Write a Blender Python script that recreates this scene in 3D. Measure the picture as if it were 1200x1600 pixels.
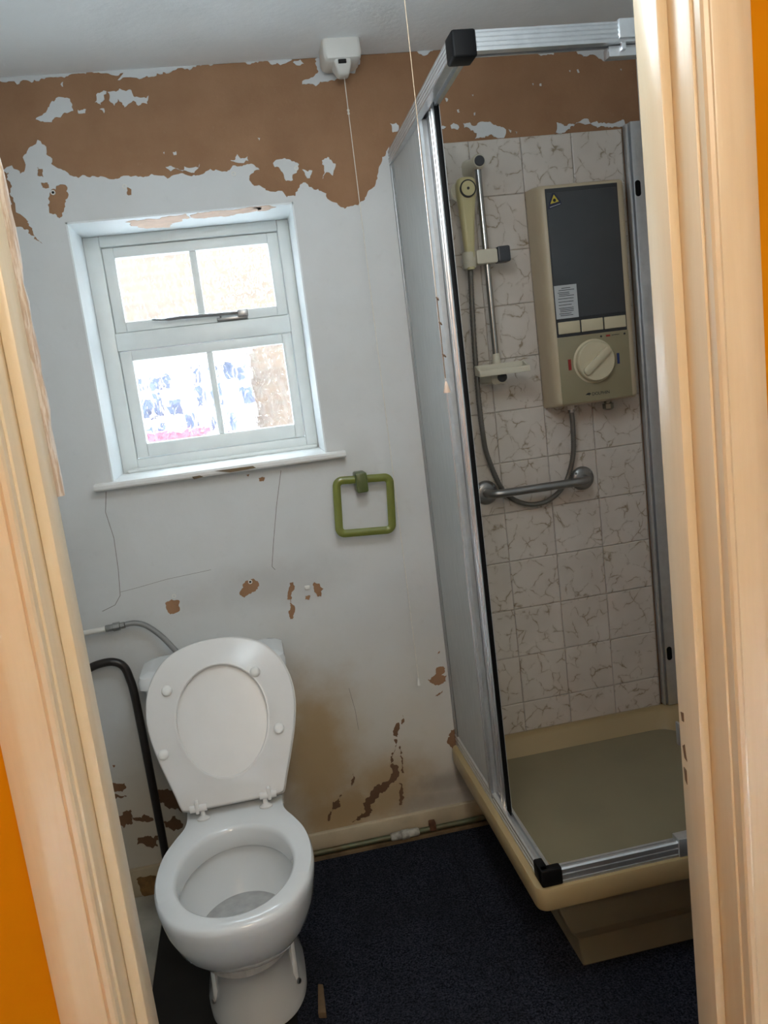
import bpy, bmesh, math, random
from mathutils import Vector, Matrix
from mathutils.geometry import delaunay_2d_cdt

for o in list(bpy.data.objects): bpy.data.objects.remove(o, do_unlink=True)
scene = bpy.context.scene
COL = scene.collection
random.seed(7)

# ------------------------------------------------------------------ camera
F, CX, CY, CZ = 1270.86, -0.7166, -2.3039, 1.4257
YAW, PITCH, ROLL = 0.1539, -0.1695, -0.1235
fwd = Vector((math.sin(YAW)*math.cos(PITCH), math.cos(YAW)*math.cos(PITCH), math.sin(PITCH)))
right0 = Vector((math.cos(YAW), -math.sin(YAW), 0.0)); up0 = right0.cross(fwd)
rgt = math.cos(ROLL)*right0 + math.sin(ROLL)*up0
upv = -math.sin(ROLL)*right0 + math.cos(ROLL)*up0
cam_d = bpy.data.cameras.new('camera'); cam = bpy.data.objects.new('camera', cam_d); COL.objects.link(cam)
cam_d.sensor_fit = 'VERTICAL'; cam_d.sensor_height = 36.0; cam_d.lens = 36.0*F/1600.0
cam_d.clip_start = 0.02
cam.matrix_world = Matrix(((rgt.x, upv.x, -fwd.x, CX), (rgt.y, upv.y, -fwd.y, CY), (rgt.z, upv.z, -fwd.z, CZ), (0, 0, 0, 1)))
scene.camera = cam
CAMP = Vector((CX, CY, CZ))

# ------------------------------------------------------------------ light
scene.view_settings.view_transform = 'Standard'
scene.view_settings.look = 'None'
scene.view_settings.gamma = 1.0
scene.view_settings.use_curve_mapping = False
scene.view_settings.exposure = 0.0
scene.cycles.use_adaptive_sampling = True; scene.cycles.adaptive_threshold = 0.03; scene.cycles.max_bounces = 9; scene.cycles.diffuse_bounces = 5; scene.cycles.glossy_bounces = 4; scene.cycles.transmission_bounces = 8; scene.cycles.transparent_max_bounces = 8
world = bpy.data.worlds.new('World'); scene.world = world; world.use_nodes = True
bg = world.node_tree.nodes['Background']
bg.inputs['Color'].default_value = (0.72, 0.88, 1.0, 1); bg.inputs['Strength'].default_value = 100.0
pd = bpy.data.lights.new('window_portal', 'AREA'); portal = bpy.data.objects.new('window_portal', pd); COL.objects.link(portal)
pd.shape = 'RECTANGLE'; pd.size = 0.60; pd.size_y = 0.70; pd.cycles.is_portal = True
portal.location = (-0.797, 0.27, 1.56); portal.rotation_euler = (math.radians(-90), 0, 0)
# the hallway's ceiling lamp, behind the camera
hd = bpy.data.lights.new('hall_lamp', 'POINT'); hall_lamp = bpy.data.objects.new('hall_lamp', hd); COL.objects.link(hall_lamp)
hd.energy = 32.0; hd.color = (1.0, 0.87, 0.68); hd.shadow_soft_size = 0.22
hall_lamp.location = (-0.55, -2.85, 2.10)
# added fill light for the room, above the frame near the door
rd = bpy.data.lights.new('room_fill_light', 'POINT'); room_fill = bpy.data.objects.new('room_fill_light', rd); COL.objects.link(room_fill)
rd.energy = 11.5; rd.color = (0.80, 0.92, 1.0); rd.shadow_soft_size = 0.16
room_fill.location = (-0.50, -1.18, 2.02)

# ------------------------------------------------------------------ pixel ray onto a real surface
def at(px, py, axis, val):
    d = rgt*((px-600)/F) + upv*((800-py)/F) + fwd
    t = (val - CAMP[axis]) / d[axis]
    return CAMP + d*t
def onplane(px, py, O, n):
    d = rgt*((px-600)/F) + upv*((800-py)/F) + fwd
    return CAMP + d*((Vector(O)-CAMP).dot(n)/d.dot(n))

# ------------------------------------------------------------------ mesh helpers
def wloc(o):
    v = Vector((0, 0, 0))
    while o is not None:
        v += Vector(o.location); o = o.parent
    return v

class MB:
    def __init__(s): s.v = []; s.f = []
    def add(s, vs, fs):
        n = len(s.v); s.v += [tuple(v) for v in vs]; s.f += [tuple(i+n for i in f) for f in fs]; return s
    def box(s, x0, x1, y0, y1, z0, z1):
        x0, x1 = sorted((x0, x1)); y0, y1 = sorted((y0, y1)); z0, z1 = sorted((z0, z1))
        return s.add([(x0,y0,z0),(x1,y0,z0),(x1,y1,z0),(x0,y1,z0),(x0,y0,z1),(x1,y0,z1),(x1,y1,z1),(x0,y1,z1)],
                     [(0,3,2,1),(4,5,6,7),(0,1,5,4),(1,2,6,5),(2,3,7,6),(3,0,4,7)])
    def loft(s, rings, cap0=True, cap1=True, closed=True):
        n = len(rings[0]); vs = [p for r in rings for p in r]; fs = []
        for k in range(len(rings)-1):
            for i in range(n if closed else n-1):
                j = (i+1) % n
                fs.append((k*n+i, k*n+j, (k+1)*n+j, (k+1)*n+i))
        if cap0: fs.append(tuple(range(n-1, -1, -1)))
        if cap1: fs.append(tuple((len(rings)-1)*n+i for i in range(n)))
        return s.add(vs, fs)
    def tube(s, path, r, n=12, flat=None):
        P = [Vector(p) for p in path]; m = len(P)
        rs = r if isinstance(r, (list, tuple)) else [r]*m
        T = []
        for i in range(m):
            a = P[max(i-1, 0)]; b = P[min(i+1, m-1)]; T.append((b-a).normalized())
        ref = Vector((0, 0, 1)) if abs(T[0].z) < .9 else Vector((1, 0, 0))
        u = T[0].cross(ref).normalized(); rings = []
        for i in range(m):
            u = (u - T[i]*u.dot(T[i])).normalized(); w = T[i].cross(u)
            rings.append([P[i] + (u*math.cos(2*math.pi*k/n) + w*math.sin(2*math.pi*k/n))*rs[i] for k in range(n)])
        return s.loft(rings)
    def lathe(s, prof, origin, axis, n=24):
        O = Vector(origin); A = Vector(axis).normalized()
        ref = Vector((0, 0, 1)) if abs(A.z) < .9 else Vector((1, 0, 0))
        u = A.cross(ref).normalized(); w = A.cross(u)
        rings = [[O + A*h + (u*math.cos(2*math.pi*k/n) + w*math.sin(2*math.pi*k/n))*max(r, 1e-5) for k in range(n)] for r, h in prof]
        return s.loft(rings)
    def prism(s, poly, fn, d0, d1):
        return s.loft([[fn(a, b, d0) for a, b in poly], [fn(a, b, d1) for a, b in poly]])
    def build(s, name, mat, parent=None, bevel=0, seg=2, smooth=35, loc=None):
        me = bpy.data.meshes.new(name)
        off = wloc(parent) if parent is not None else Vector((0, 0, 0))
        if loc is not None: off = off + Vector(loc) - (wloc(parent) if parent is not None else Vector((0,0,0)))
        bm = bmesh.new()
        vs = [bm.verts.new(Vector(v) - off) for v in s.v]
        for f in s.f:
            try: bm.faces.new([vs[i] for i in f])
            except ValueError: pass
        bmesh.ops.recalc_face_normals(bm, faces=bm.faces[:])
        if bevel:
            es = [e for e in bm.edges if len(e.link_faces) == 2 and e.calc_face_angle(0) > math.radians(32)]
            bmesh.ops.bevel(bm, geom=es, offset=bevel, segments=seg, profile=.5, affect='EDGES', clamp_overlap=True)
        bm.to_mesh(me); bm.free()
        me.materials.append(mat)
        if smooth:
            for p in me.polygons: p.use_smooth = True
            me.set_sharp_from_angle(angle=math.radians(smooth))
        o = bpy.data.objects.new(name, me); COL.objects.link(o)
        if parent is not None: o.parent = parent
        if loc is not None: o.location = Vector(loc) - (wloc(parent) if parent is not None else Vector((0,0,0)))
        return o

def tag(o, label, cat, group=None):
    o['label'] = label; o['category'] = cat
    if group: o['group'] = group
    return o
def thing(name, loc, label, cat, group=None):
    o = bpy.data.objects.new(name, None); COL.objects.link(o); o.location = loc
    o.empty_display_size = .05
    return tag(o, label, cat, group)
def struct(o): o['kind'] = 'structure'; return o
def struct_empty(name, loc):
    o = bpy.data.objects.new(name, None); COL.objects.link(o); o.location = loc; o.empty_display_size = .05
    return struct(o)
def catmull(pts, n=6, closed=False):
    P = [Vector(p) for p in pts]; out = []; m = len(P)
    for i in range(m if closed else m-1):
        if closed: p0, p1, p2, p3 = P[i-1], P[i], P[(i+1) % m], P[(i+2) % m]
        else: p0, p1, p2, p3 = P[max(i-1, 0)], P[i], P[i+1], P[min(i+2, m-1)]
        for k in range(n):
            t = k/n
            out.append(.5*((2*p1) + (p2-p0)*t + (2*p0-5*p1+4*p2-p3)*t*t + (3*p1-p0-3*p2+p3)*t*t*t))
    if not closed: out.append(P[-1])
    return out
def rrect(x0, x1, z0, z1, r, n=5):
    out = []
    for cx, cz, a0 in ((x1-r, z1-r, 0), (x0+r, z1-r, 90), (x0+r, z0+r, 180), (x1-r, z0+r, 270)):
        for k in range(n+1):
            a = math.radians(a0 + 90*k/n); out.append((cx+r*math.cos(a), cz+r*math.sin(a)))
    return out
def extrude(profile, A, B, ua, va):
    A, B, ua, va = map(Vector, (A, B, ua, va)); m = MB()
    m.loft([[A+ua*u+va*v for u, v in profile], [B+ua*u+va*v for u, v in profile]]); return m
XZ = lambda a, b, d: (a, d, b)
def rr3_(x0, x1, y0, y1, r, z, g): return [(a, b, z) for a, b in rrect(x0-g, x1+g, y0-g, y1+g, r, 4)]

# ------------------------------------------------------------------ materials
def new_mat(name):
    m = bpy.data.materials.new(name); m.use_nodes = True
    nt = m.node_tree; bs = nt.nodes['Principled BSDF']
    return m, nt, bs
def nd(nt, t, **kw):
    n = nt.nodes.new(t)
    for k, v in kw.items():
        if k.startswith('i_'):
            key = k[2:].replace('_', ' ')
            n.inputs[int(key) if key.isdigit() else key].default_value = v
        else: setattr(n, k, v)
    return n
def ln(nt, a, b): nt.links.new(a, b)
def ramp(nt, src, p0, p1, c0=(0,0,0,1), c1=(1,1,1,1)):
    r = nd(nt, 'ShaderNodeValToRGB'); r.color_ramp.elements[0].position = p0; r.color_ramp.elements[1].position = p1
    r.color_ramp.elements[0].color = c0; r.color_ramp.elements[1].color = c1
    ln(nt, src, r.inputs[0]); return r.outputs[0]
def mix(nt, fac, a, b, blend='MIX'):
    n = nd(nt, 'ShaderNodeMix', data_type='RGBA', blend_type=blend)
    for s, x in ((n.inputs[0], fac), (n.inputs[6], a), (n.inputs[7], b)):
        if isinstance(x, (int, float)): s.default_value = x
        elif isinstance(x, (tuple, list)): s.default_value = (*x[:3], 1)
        else: ln(nt, x, s)
    return n.outputs[2]
def mth(nt, op, a, b=None, c=None):
    n = nd(nt, 'ShaderNodeMath', operation=op)
    for i, x in enumerate((a, b, c)):
        if x is None: continue
        if isinstance(x, (int, float)): n.inputs[i].default_value = x
        else: ln(nt, x, n.inputs[i])
    return n.outputs[0]
def noise(nt, scale, detail=4, rough=.55, vec=None, dist=0):
    n = nd(nt, 'ShaderNodeTexNoise'); n.inputs['Scale'].default_value = scale; n.inputs['Detail'].default_value = detail
    n.inputs['Roughness'].default_value = rough; n.inputs['Distortion'].default_value = dist
    if vec is None:
        tc = nd(nt, 'ShaderNodeTexCoord'); vec = tc.outputs['Object']
    ln(nt, vec, n.inputs['Vector']); return n.outputs['Fac']
def bump(nt, bs, h, strength=.3, dist=.002):
    b = nd(nt, 'ShaderNodeBump'); b.inputs['Strength'].default_value = strength; b.inputs['Distance'].default_value = dist
    ln(nt, h, b.inputs['Height']); ln(nt, b.outputs['Normal'], bs.inputs['Normal'])
def simple(name, col, rough=.5, metal=0, var=.12, vscale=14, bscale=0, bstr=.2, bdist=.001, coat=0, spec=None, var_col=None):
    m, nt, bs = new_mat(name)
    f = noise(nt, vscale)
    c2 = var_col or tuple(c*(1-var) for c in col)
    ln(nt, mix(nt, ramp(nt, f, .35, .7), col, c2), bs.inputs['Base Color'])
    bs.inputs['Roughness'].default_value = rough; bs.inputs['Metallic'].default_value = metal
    if coat: bs.inputs['Coat Weight'].default_value = coat; bs.inputs['Coat Roughness'].default_value = .05
    if spec is not None: bs.inputs['Specular IOR Level'].default_value = spec
    if bscale: bump(nt, bs, noise(nt, bscale, 3), bstr, bdist)
    return m
def S(r, g, b):
    f = lambda c: (c/255/12.92) if c/255 <= .04045 else ((c/255+.055)/1.055)**2.4
    return (f(r), f(g), f(b))

def stain_mask(nt, blobs, warp=.10, wscale=5):
    """soft damp stains with a shape of their own on the back wall: (x, z, rx, rz, strength)"""
    tc = nd(nt, 'ShaderNodeTexCoord'); sp = nd(nt, 'ShaderNodeSeparateXYZ'); ln(nt, tc.outputs['Object'], sp.inputs[0])
    nz = mth(nt, 'MULTIPLY', mth(nt, 'SUBTRACT', noise(nt, wscale, 5, .6), .5), 2*warp*6)
    tot = None
    for x, z, rx, rz, st in blobs:
        dx = mth(nt, 'DIVIDE', mth(nt, 'SUBTRACT', sp.outputs['X'], x), rx)
        dz = mth(nt, 'DIVIDE', mth(nt, 'SUBTRACT', sp.outputs['Z'], z), rz)
        d = mth(nt, 'SQRT', mth(nt, 'ADD', mth(nt, 'MULTIPLY', dx, dx), mth(nt, 'MULTIPLY', dz, dz)))
        d = mth(nt, 'ADD', d, nz)
        mr = nd(nt, 'ShaderNodeMapRange', interpolation_type='SMOOTHSTEP')
        mr.inputs['From Min'].default_value = 1.1; mr.inputs['From Max'].default_value = .15
        mr.inputs['To Min'].default_value = 0; mr.inputs['To Max'].default_value = st
        ln(nt, d, mr.inputs['Value'])
        tot = mr.outputs[0] if tot is None else mth(nt, 'MAXIMUM', tot, mr.outputs[0])
    return tot

def mk_wall_paint():
    m, nt, bs = new_mat('white_wall_paint')
    base = mix(nt, ramp(nt, noise(nt, 3.0, 5, .6), .35, .75), (.635, .645, .645), (.565, .57, .56))
    base = mix(nt, mth(nt, 'MULTIPLY', ramp(nt, noise(nt, 26, 6, .7), .58, .78), .16), base, (.36, .34, .31))
    yel = stain_mask(nt, [(-.58, .20, .58, .62, .45), (-.36, .22, .34, .50, .42), (-1.15, .2, .22, .34, .5)], .05, 4)
    base = mix(nt, yel, base, (.52, .41, .25))
    st = stain_mask(nt, [(-.66, .32, .20, .36, .85), (-.46, .17, .20, .17, .8), (-.58, .13, .26, .13, .85)], .08, 7)
    base = mix(nt, st, base, (.36, .235, .095))
    gr = stain_mask(nt, [(-.27, .16, .13, .05, .5), (-.30, .10, .2, .05, .4), (-.75, .87, .35, .09, .22), (-.3, .72, .25, .2, .1)], .1, 12)
    base = mix(nt, gr, base, (.17, .14, .11))
    ln(nt, base, bs.inputs['Base Color']); bs.inputs['Roughness'].default_value = .62
    bump(nt, bs, noise(nt, 60, 4), .25, .0015)
    return m
def mk_plaster():
    m, nt, bs = new_mat('bare_brown_plaster')
    base = mix(nt, ramp(nt, noise(nt, 5, 6, .65), .3, .72), (.335, .185, .098), (.255, .132, .066))
    base = mix(nt, mth(nt, 'MULTIPLY', ramp(nt, noise(nt, 40, 4, .7), .62, .75), .35), base, (.42, .27, .17))
    dk = stain_mask(nt, [(-.55, .2, .5, .42, .85), (-1.15, .2, .2, .35, .75)], .06, 6)
    base = mix(nt, dk, base, (.10, .052, .026))
    ln(nt, base, bs.inputs['Base Color']); bs.inputs['Roughness'].default_value = .9
    bump(nt, bs, noise(nt, 90, 5, .7), .4, .002)
    return m
def mk_tile():
    m, nt, bs = new_mat('marbled_tile')
    tc = nd(nt, 'ShaderNodeTexCoord'); oi = nd(nt, 'ShaderNodeObjectInfo')
    add = nd(nt, 'ShaderNodeVectorMath', operation='ADD')
    cmb = nd(nt, 'ShaderNodeCombineXYZ'); r = mth(nt, 'MULTIPLY', oi.outputs['Random'], 37.0)
    ln(nt, r, cmb.inputs[0]); ln(nt, r, cmb.inputs[2]); ln(nt, tc.outputs['Object'], add.inputs[0]); ln(nt, cmb.outputs[0], add.inputs[1])
    v = add.outputs[0]
    n1 = nd(nt, 'ShaderNodeTexNoise'); n1.inputs['Scale'].default_value = 14; n1.inputs['Detail'].default_value = 4; ln(nt, v, n1.inputs['Vector'])
    dv = nd(nt, 'ShaderNodeVectorMath', operation='MULTIPLY_ADD'); ln(nt, n1.outputs['Color'], dv.inputs[0]); dv.inputs[1].default_value = (.075, .075, .075); ln(nt, v, dv.inputs[2])
    vo = nd(nt, 'ShaderNodeTexVoronoi', feature='DISTANCE_TO_EDGE'); vo.inputs['Scale'].default_value = 19; ln(nt, dv.outputs[0], vo.inputs['Vector'])
    line = ramp(nt, vo.outputs['Distance'], .0, .045, (1,1,1,1), (0,0,0,1))
    msk = ramp(nt, noise(nt, 26, 3, .6, v), .44, .62)
    vein = mth(nt, 'MULTIPLY', line, msk)
    halo = mth(nt, 'MULTIPLY', ramp(nt, vo.outputs['Distance'], .0, .16, (1,1,1,1), (0,0,0,1)), mth(nt, 'MULTIPLY', msk, .35))
    base = mix(nt, ramp(nt, noise(nt, 9, 3, .5, v), .35, .7), (.64, .585, .525), (.57, .515, .455))
    base = mix(nt, halo, base, (.42, .36, .28))
    base = mix(nt, mth(nt, 'MULTIPLY', vein, .85), base, (.20, .135, .06))
    ln(nt, base, bs.inputs['Base Color']); bs.inputs['Roughness'].default_value = .3
    bs.inputs['Specular IOR Level'].default_value = .35
    bump(nt, bs, n1.outputs['Fac'], .15, .002)
    return m
def mk_carpet():
    m, nt, bs = new_mat('navy_carpet')
    f = noise(nt, 210, 3, .85); g = noise(nt, 7, 4)
    c = mix(nt, ramp(nt, f, .4, .66), (.005, .006, .010), (.060, .066, .090))
    c = mix(nt, mth(nt, 'MULTIPLY', ramp(nt, g, .4, .7), .5), c, (.016, .017, .020))
    ln(nt, c, bs.inputs['Base Color']); bs.inputs['Roughness'].default_value = 1.0; bs.inputs['Specular IOR Level'].default_value = .05
    bump(nt, bs, noise(nt, 420, 2, .8), .9, .006)
    return m
def mk_window_glass(name, scale, strength, seed):
    m, nt, bs = new_mat(name)
    nt.nodes.remove(bs); out = nt.nodes['Material Output']
    tc = nd(nt, 'ShaderNodeTexCoord'); mp = nd(nt, 'ShaderNodeMapping'); ln(nt, tc.outputs['Object'], mp.inputs[0])
    mp.inputs['Scale'].default_value = (1, 1, .62); mp.inputs['Location'].default_value = (seed, seed*2, 0)
    f = noise(nt, scale, 1.5, .4, mp.outputs[0], .6)
    b = nd(nt, 'ShaderNodeBump'); b.inputs['Strength'].default_value = 1; b.inputs['Distance'].default_value = strength; ln(nt, f, b.inputs['Height'])
    rf = nd(nt, 'ShaderNodeBsdfRefraction'); rf.inputs['IOR'].default_value = 1.38; rf.inputs['Roughness'].default_value = .03
    tr = nd(nt, 'ShaderNodeBsdfTransparent'); gl = nd(nt, 'ShaderNodeBsdfGlossy'); gl.inputs['Roughness'].default_value = .08
    ln(nt, b.outputs[0], rf.inputs['Normal']); ln(nt, b.outputs[0], gl.inputs['Normal'])
    m1 = nd(nt, 'ShaderNodeMixShader'); m1.inputs[0].default_value = .05; ln(nt, rf.outputs[0], m1.inputs[1]); ln(nt, tr.outputs[0], m1.inputs[2])
    m2 = nd(nt, 'ShaderNodeMixShader'); m2.inputs[0].default_value = .05; ln(nt, m1.outputs[0], m2.inputs[1]); ln(nt, gl.outputs[0], m2.inputs[2])
    ln(nt, m2.outputs[0], out.inputs[0]); return m
def mk_screen_glass():
    m, nt, bs = new_mat('obscured_screen_panel')
    bs.inputs['Base Color'].default_value = (.80, .81, .80, 1)
    tc = nd(nt, 'ShaderNodeTexCoord'); mp = nd(nt, 'ShaderNodeMapping'); ln(nt, tc.outputs['Object'], mp.inputs[0]); mp.inputs['Scale'].default_value = (1, 1, .08)
    f = noise(nt, 160, 2, .6, mp.outputs[0])
    ln(nt, mix(nt, ramp(nt, f, .35, .7), (.84, .85, .84), (.72, .73, .72)), bs.inputs['Base Color'])
    bs.inputs['Transmission Weight'].default_value = .55; bs.inputs['Roughness'].default_value = .42; bs.inputs['IOR'].default_value = 1.45
    bump(nt, bs, f, .35, .002); return m
def mk_chrome(name, col, rough, metal=1.0):
    m, nt, bs = new_mat(name)
    f = noise(nt, 45, 3, .6)
    ln(nt, mix(nt, ramp(nt, f, .3, .7), col, tuple(c*.88 for c in col)), bs.inputs['Base Color'])
    bs.inputs['Metallic'].default_value = metal; bs.inputs['Roughness'].default_value = rough
    return m
def mk_gloss_trim():
    m, nt, bs = new_mat('cream_gloss_paint')
    tc = nd(nt, 'ShaderNodeTexCoord'); mp = nd(nt, 'ShaderNodeMapping'); ln(nt, tc.outputs['Object'], mp.inputs[0]); mp.inputs['Scale'].default_value = (1, 1, .06)
    f = noise(nt, 70, 4, .6, mp.outputs[0])
    c = mix(nt, ramp(nt, f, .3, .75), (.76, .655, .465), (.70, .59, .40))
    c = mix(nt, mth(nt, 'MULTIPLY', ramp(nt, noise(nt, 38, 5, .8), .70, .78), .3), c, (.45, .33, .20))
    ln(nt, c, bs.inputs['Base Color']); bs.inputs['Roughness'].default_value = .28
    bump(nt, bs, f, .25, .0015); return m
def mk_scraped():
    m, nt, bs = new_mat('scraped_paint_wood')
    tc = nd(nt, 'ShaderNodeTexCoord'); mp = nd(nt, 'ShaderNodeMapping'); ln(nt, tc.outputs['Object'], mp.inputs[0]); mp.inputs['Scale'].default_value = (1, 1, .10); mp.inputs['Rotation'].default_value = (.12, 0, 0)
    f = noise(nt, 150, 4, .7, mp.outputs[0])
    ln(nt, mix(nt, ramp(nt, f, .45, .55), (.74, .71, .66), (.52, .43, .34)), bs.inputs['Base Color']); bs.inputs['Roughness'].default_value = .6
    bump(nt, bs, f, .8, .004); return m
def mk_braid():
    m, nt, bs = new_mat('braided_steel')
    w = nd(nt, 'ShaderNodeTexWave'); w.inputs['Scale'].default_value = 260; w.inputs['Distortion'].default_value = 1
    tc = nd(nt, 'ShaderNodeTexCoord'); ln(nt, tc.outputs['Object'], w.inputs['Vector'])
    ln(nt, mix(nt, w.outputs['Fac'], (.22, .22, .22), (.40, .40, .39)), bs.inputs['Base Color'])
    bs.inputs['Metallic'].default_value = .6; bs.inputs['Roughness'].default_value = .4
    bump(nt, bs, w.outputs['Fac'], .4, .001); return m
def mk_brick():
    m, nt, bs = new_mat('orange_brick')
    tc = nd(nt, 'ShaderNodeTexCoord'); sp = nd(nt, 'ShaderNodeSeparateXYZ'); ln(nt, tc.outputs['Object'], sp.inputs[0])
    cb = nd(nt, 'ShaderNodeCombineXYZ'); ln(nt, sp.outputs['X'], cb.inputs[0]); ln(nt, sp.outputs['Z'], cb.inputs[1])
    b = nd(nt, 'ShaderNodeTexBrick'); ln(nt, cb.outputs[0], b.inputs['Vector'])
    b.inputs['Scale'].default_value = 1; b.inputs['Brick Width'].default_value = .225; b.inputs['Row Height'].default_value = .075; b.inputs['Mortar Size'].default_value = .006
    b.inputs['Color1'].default_value = (.038, .020, .009, 1); b.inputs['Color2'].default_value = (.026, .013, .0055, 1); b.inputs['Mortar'].default_value = (.042, .032, .022, 1)
    ln(nt, b.outputs['Color'], bs.inputs['Base Color']); bs.inputs['Roughness'].default_value = .9; return m

M = dict(
    paint=mk_wall_paint(), plaster=mk_plaster(), tile=mk_tile(), carpet=mk_carpet(),
    glass_fine=mk_window_glass('obscured_glass_fine', 64, .0034, 3.1), glass_coarse=mk_window_glass('obscured_glass_coarse', 30, .024, 8.4),
    screen=mk_screen_glass(), alu=mk_chrome('satin_aluminium', (.72, .735, .75), .32, .85), alu_dull=mk_chrome('dull_wall_channel', (.42, .43, .43), .40, .8), chrome=mk_chrome('dull_chrome', (.46, .46, .45), .22),
    steel=mk_chrome('brushed_grab_steel', (.34, .335, .33), .36), trim=mk_gloss_trim(), scraped=mk_scraped(), braid=mk_braid(), brick=mk_brick(),
    ceil=simple('ceiling_paint', (.91, .93, .94), .8, var=.06, vscale=5, bscale=55, bstr=.35, bdist=.003),
    side=simple('side_wall_paint', (.72, .72, .70), .65, var=.06, vscale=4, bscale=50, bstr=.2, bdist=.002),
    orange=simple('orange_wall_paint', (.60, .225, .0005), .9, spec=.1, var=.08, vscale=6, bscale=90, bstr=.15, bdist=.001),
    winwhite=simple('window_white_gloss', (.76, .79, .78), .35, var=.05, vscale=18, bscale=40, bstr=.1),
    reveal=simple('window_reveal_paint', (.78, .81, .82), .5, var=.05, vscale=12, bscale=45, bstr=.2, bdist=.002),
    peeled=simple('peeled_pink_plaster', (.62, .44, .34), .9, var=.2, vscale=30),
    sill=simple('sill_paint', (.76, .75, .73), .45, var=.1, vscale=20),
    dark=simple('dark_recess', (.012, .010, .008), .9, var=.2),
    crack=simple('crack_grey', (.22, .20, .18), .9, var=.3, vscale=60),
    skirt=simple('aged_skirting_paint', (.56, .47, .33), .5, var=.25, vscale=9, bscale=60, bstr=.2),
    floorwood=simple('damp_floor_timber', (.20, .135, .07), .8, var=.6, vscale=14),
    blackfloor=simple('black_bare_floor', (.010, .009, .008), .55, var=.5, vscale=9, bscale=30, bstr=.3),
    stripfloor=simple('white_floor_margin', (.46, .43, .36), .6, var=.3, vscale=10),
    copper=simple('verdigris_copper', (.10, .13, .075), .5, .4, var=.6, vscale=18, var_col=(.13, .08, .035)),
    solder=simple('crusted_joint', (.50, .48, .42), .7, var=.6, vscale=50, bscale=160, bstr=.6),
    rust2=simple('orange_rust_stain', (.26, .14, .045), .8, var=.6, vscale=30),
    rust=simple('rusty_clip', (.15, .06, .025), .8, var=.5, vscale=50),
    ceramic=simple('white_ceramic', (.74, .765, .78), .12, var=.02, coat=.5),
    seat=simple('white_seat_plastic', (.76, .75, .735), .25, var=.03),
    buffer=simple('seat_buffer_plastic', (.82, .82, .80), .35, var=.03),
    water=simple('bowl_water_grey', (.46, .46, .455), .08, var=.25, vscale=25),  # plain grey tone for the water disc in the bowl
    plastic=simple('aged_white_plastic', (.70, .68, .63), .4, var=.05),
    cord=simple('white_cord', (.74, .70, .62), .8, var=.15, vscale=90),
    cord2=simple('tan_cord', (.44, .33, .22), .9, var=.2, vscale=60),
    cordold=simple('grubby_cord', (.20, .12, .07), .8, var=.4, vscale=60),
    cone=simple('cord_cone', (.66, .50, .40), .5, var=.1),
    black=simple('black_plastic', (.004, .004, .0045), .55, var=.2, spec=.15),
    blackpipe=simple('black_painted_pipe', (.018, .014, .012), .35, var=.4),
    tray=simple('beige_acrylic_tray', (.385, .285, .14), .3, var=.06, vscale=4),
    traybase=simple('tan_tray_plinth', (.25, .212, .13), .4, var=.1, vscale=6),
    seal=simple('tray_sealant', (.06, .045, .03), .7, var=.4, vscale=30),
    grout=simple('tile_grout', (.56, .51, .45), .85, var=.2, vscale=40),
    greenring=simple('olive_green_plastic', (.165, .185, .035), .22, var=.06, coat=.3),
    greendark=simple('dark_olive_plastic', (.075, .095, .022), .3, var=.1),
    casing=simple('beige_shower_casing', (.52, .43, .295), .42, var=.06),
    casing2=simple('olive_shower_fascia', (.29, .25, .15), .45, var=.05),
    greypanel=simple('dark_grey_panel', (.055, .06, .066), .35, var=.12, vscale=8),
    greyframe=simple('charcoal_frame', (.035, .038, .042), .4, var=.1),
    cream=simple('cream_plastic', (.60, .53, .36), .38, var=.04),
    creamlt=simple('pale_cream_plastic', (.62, .58, .46), .4, var=.05),
    yellowed=simple('yellowed_handset_plastic', (.56, .50, .27), .35, var=.08),
    gknob=simple('grey_knob_plastic', (.045, .048, .055), .4, var=.1),
    sticker=simple('white_sticker', (.50, .52, .53), .5, var=.06),
    ink=simple('black_ink', (.02, .02, .02), .6, var=.1),
    red=simple('red_mark', (.30, .02, .015), .5, var=.1), blue=simple('blue_mark', (.02, .035, .12), .5, var=.1),
    yellow=simple('yellow_sticker', (.62, .50, .05), .5, var=.1), navy=simple('navy_sticker', (.015, .018, .05), .5, var=.1),
    hosem=simple('ribbed_hose_steel', (.20, .19, .17), .35, .7, var=.15, vscale=60),
    brass=simple('tarnished_outlet', (.24, .22, .17), .3, .8, var=.2),
    slate=simple('pale_paving', (.80, .81, .80), .9, var=.1, vscale=3),
    shed=simple('white_render_outside', (.70, .74, .80), .6, var=.05), shedblue=simple('dark_blue_glazing', (.009, .020, .045), .5, var=.3),
    binred=simple('red_plastic_bin', (.12, .012, .025), .4, var=.1), wood=simple('packing_wood', (.16, .10, .05), .8, var=.3, vscale=30),
)

# ------------------------------------------------------------------ room shell
XL, XR, YF, ZC = -1.25, 0.515, -1.428, 2.26          # left wall, right wall, room side of the door wall, ceiling
HY = -1.535                                          # hall side of the door wall
WX0, WX1, WZ0, WZ1 = -1.094, -0.5015, 1.222, 1.903   # window opening
DX0, DX1, DZ = -0.923, -0.248, 2.06                  # door lining faces

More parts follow.
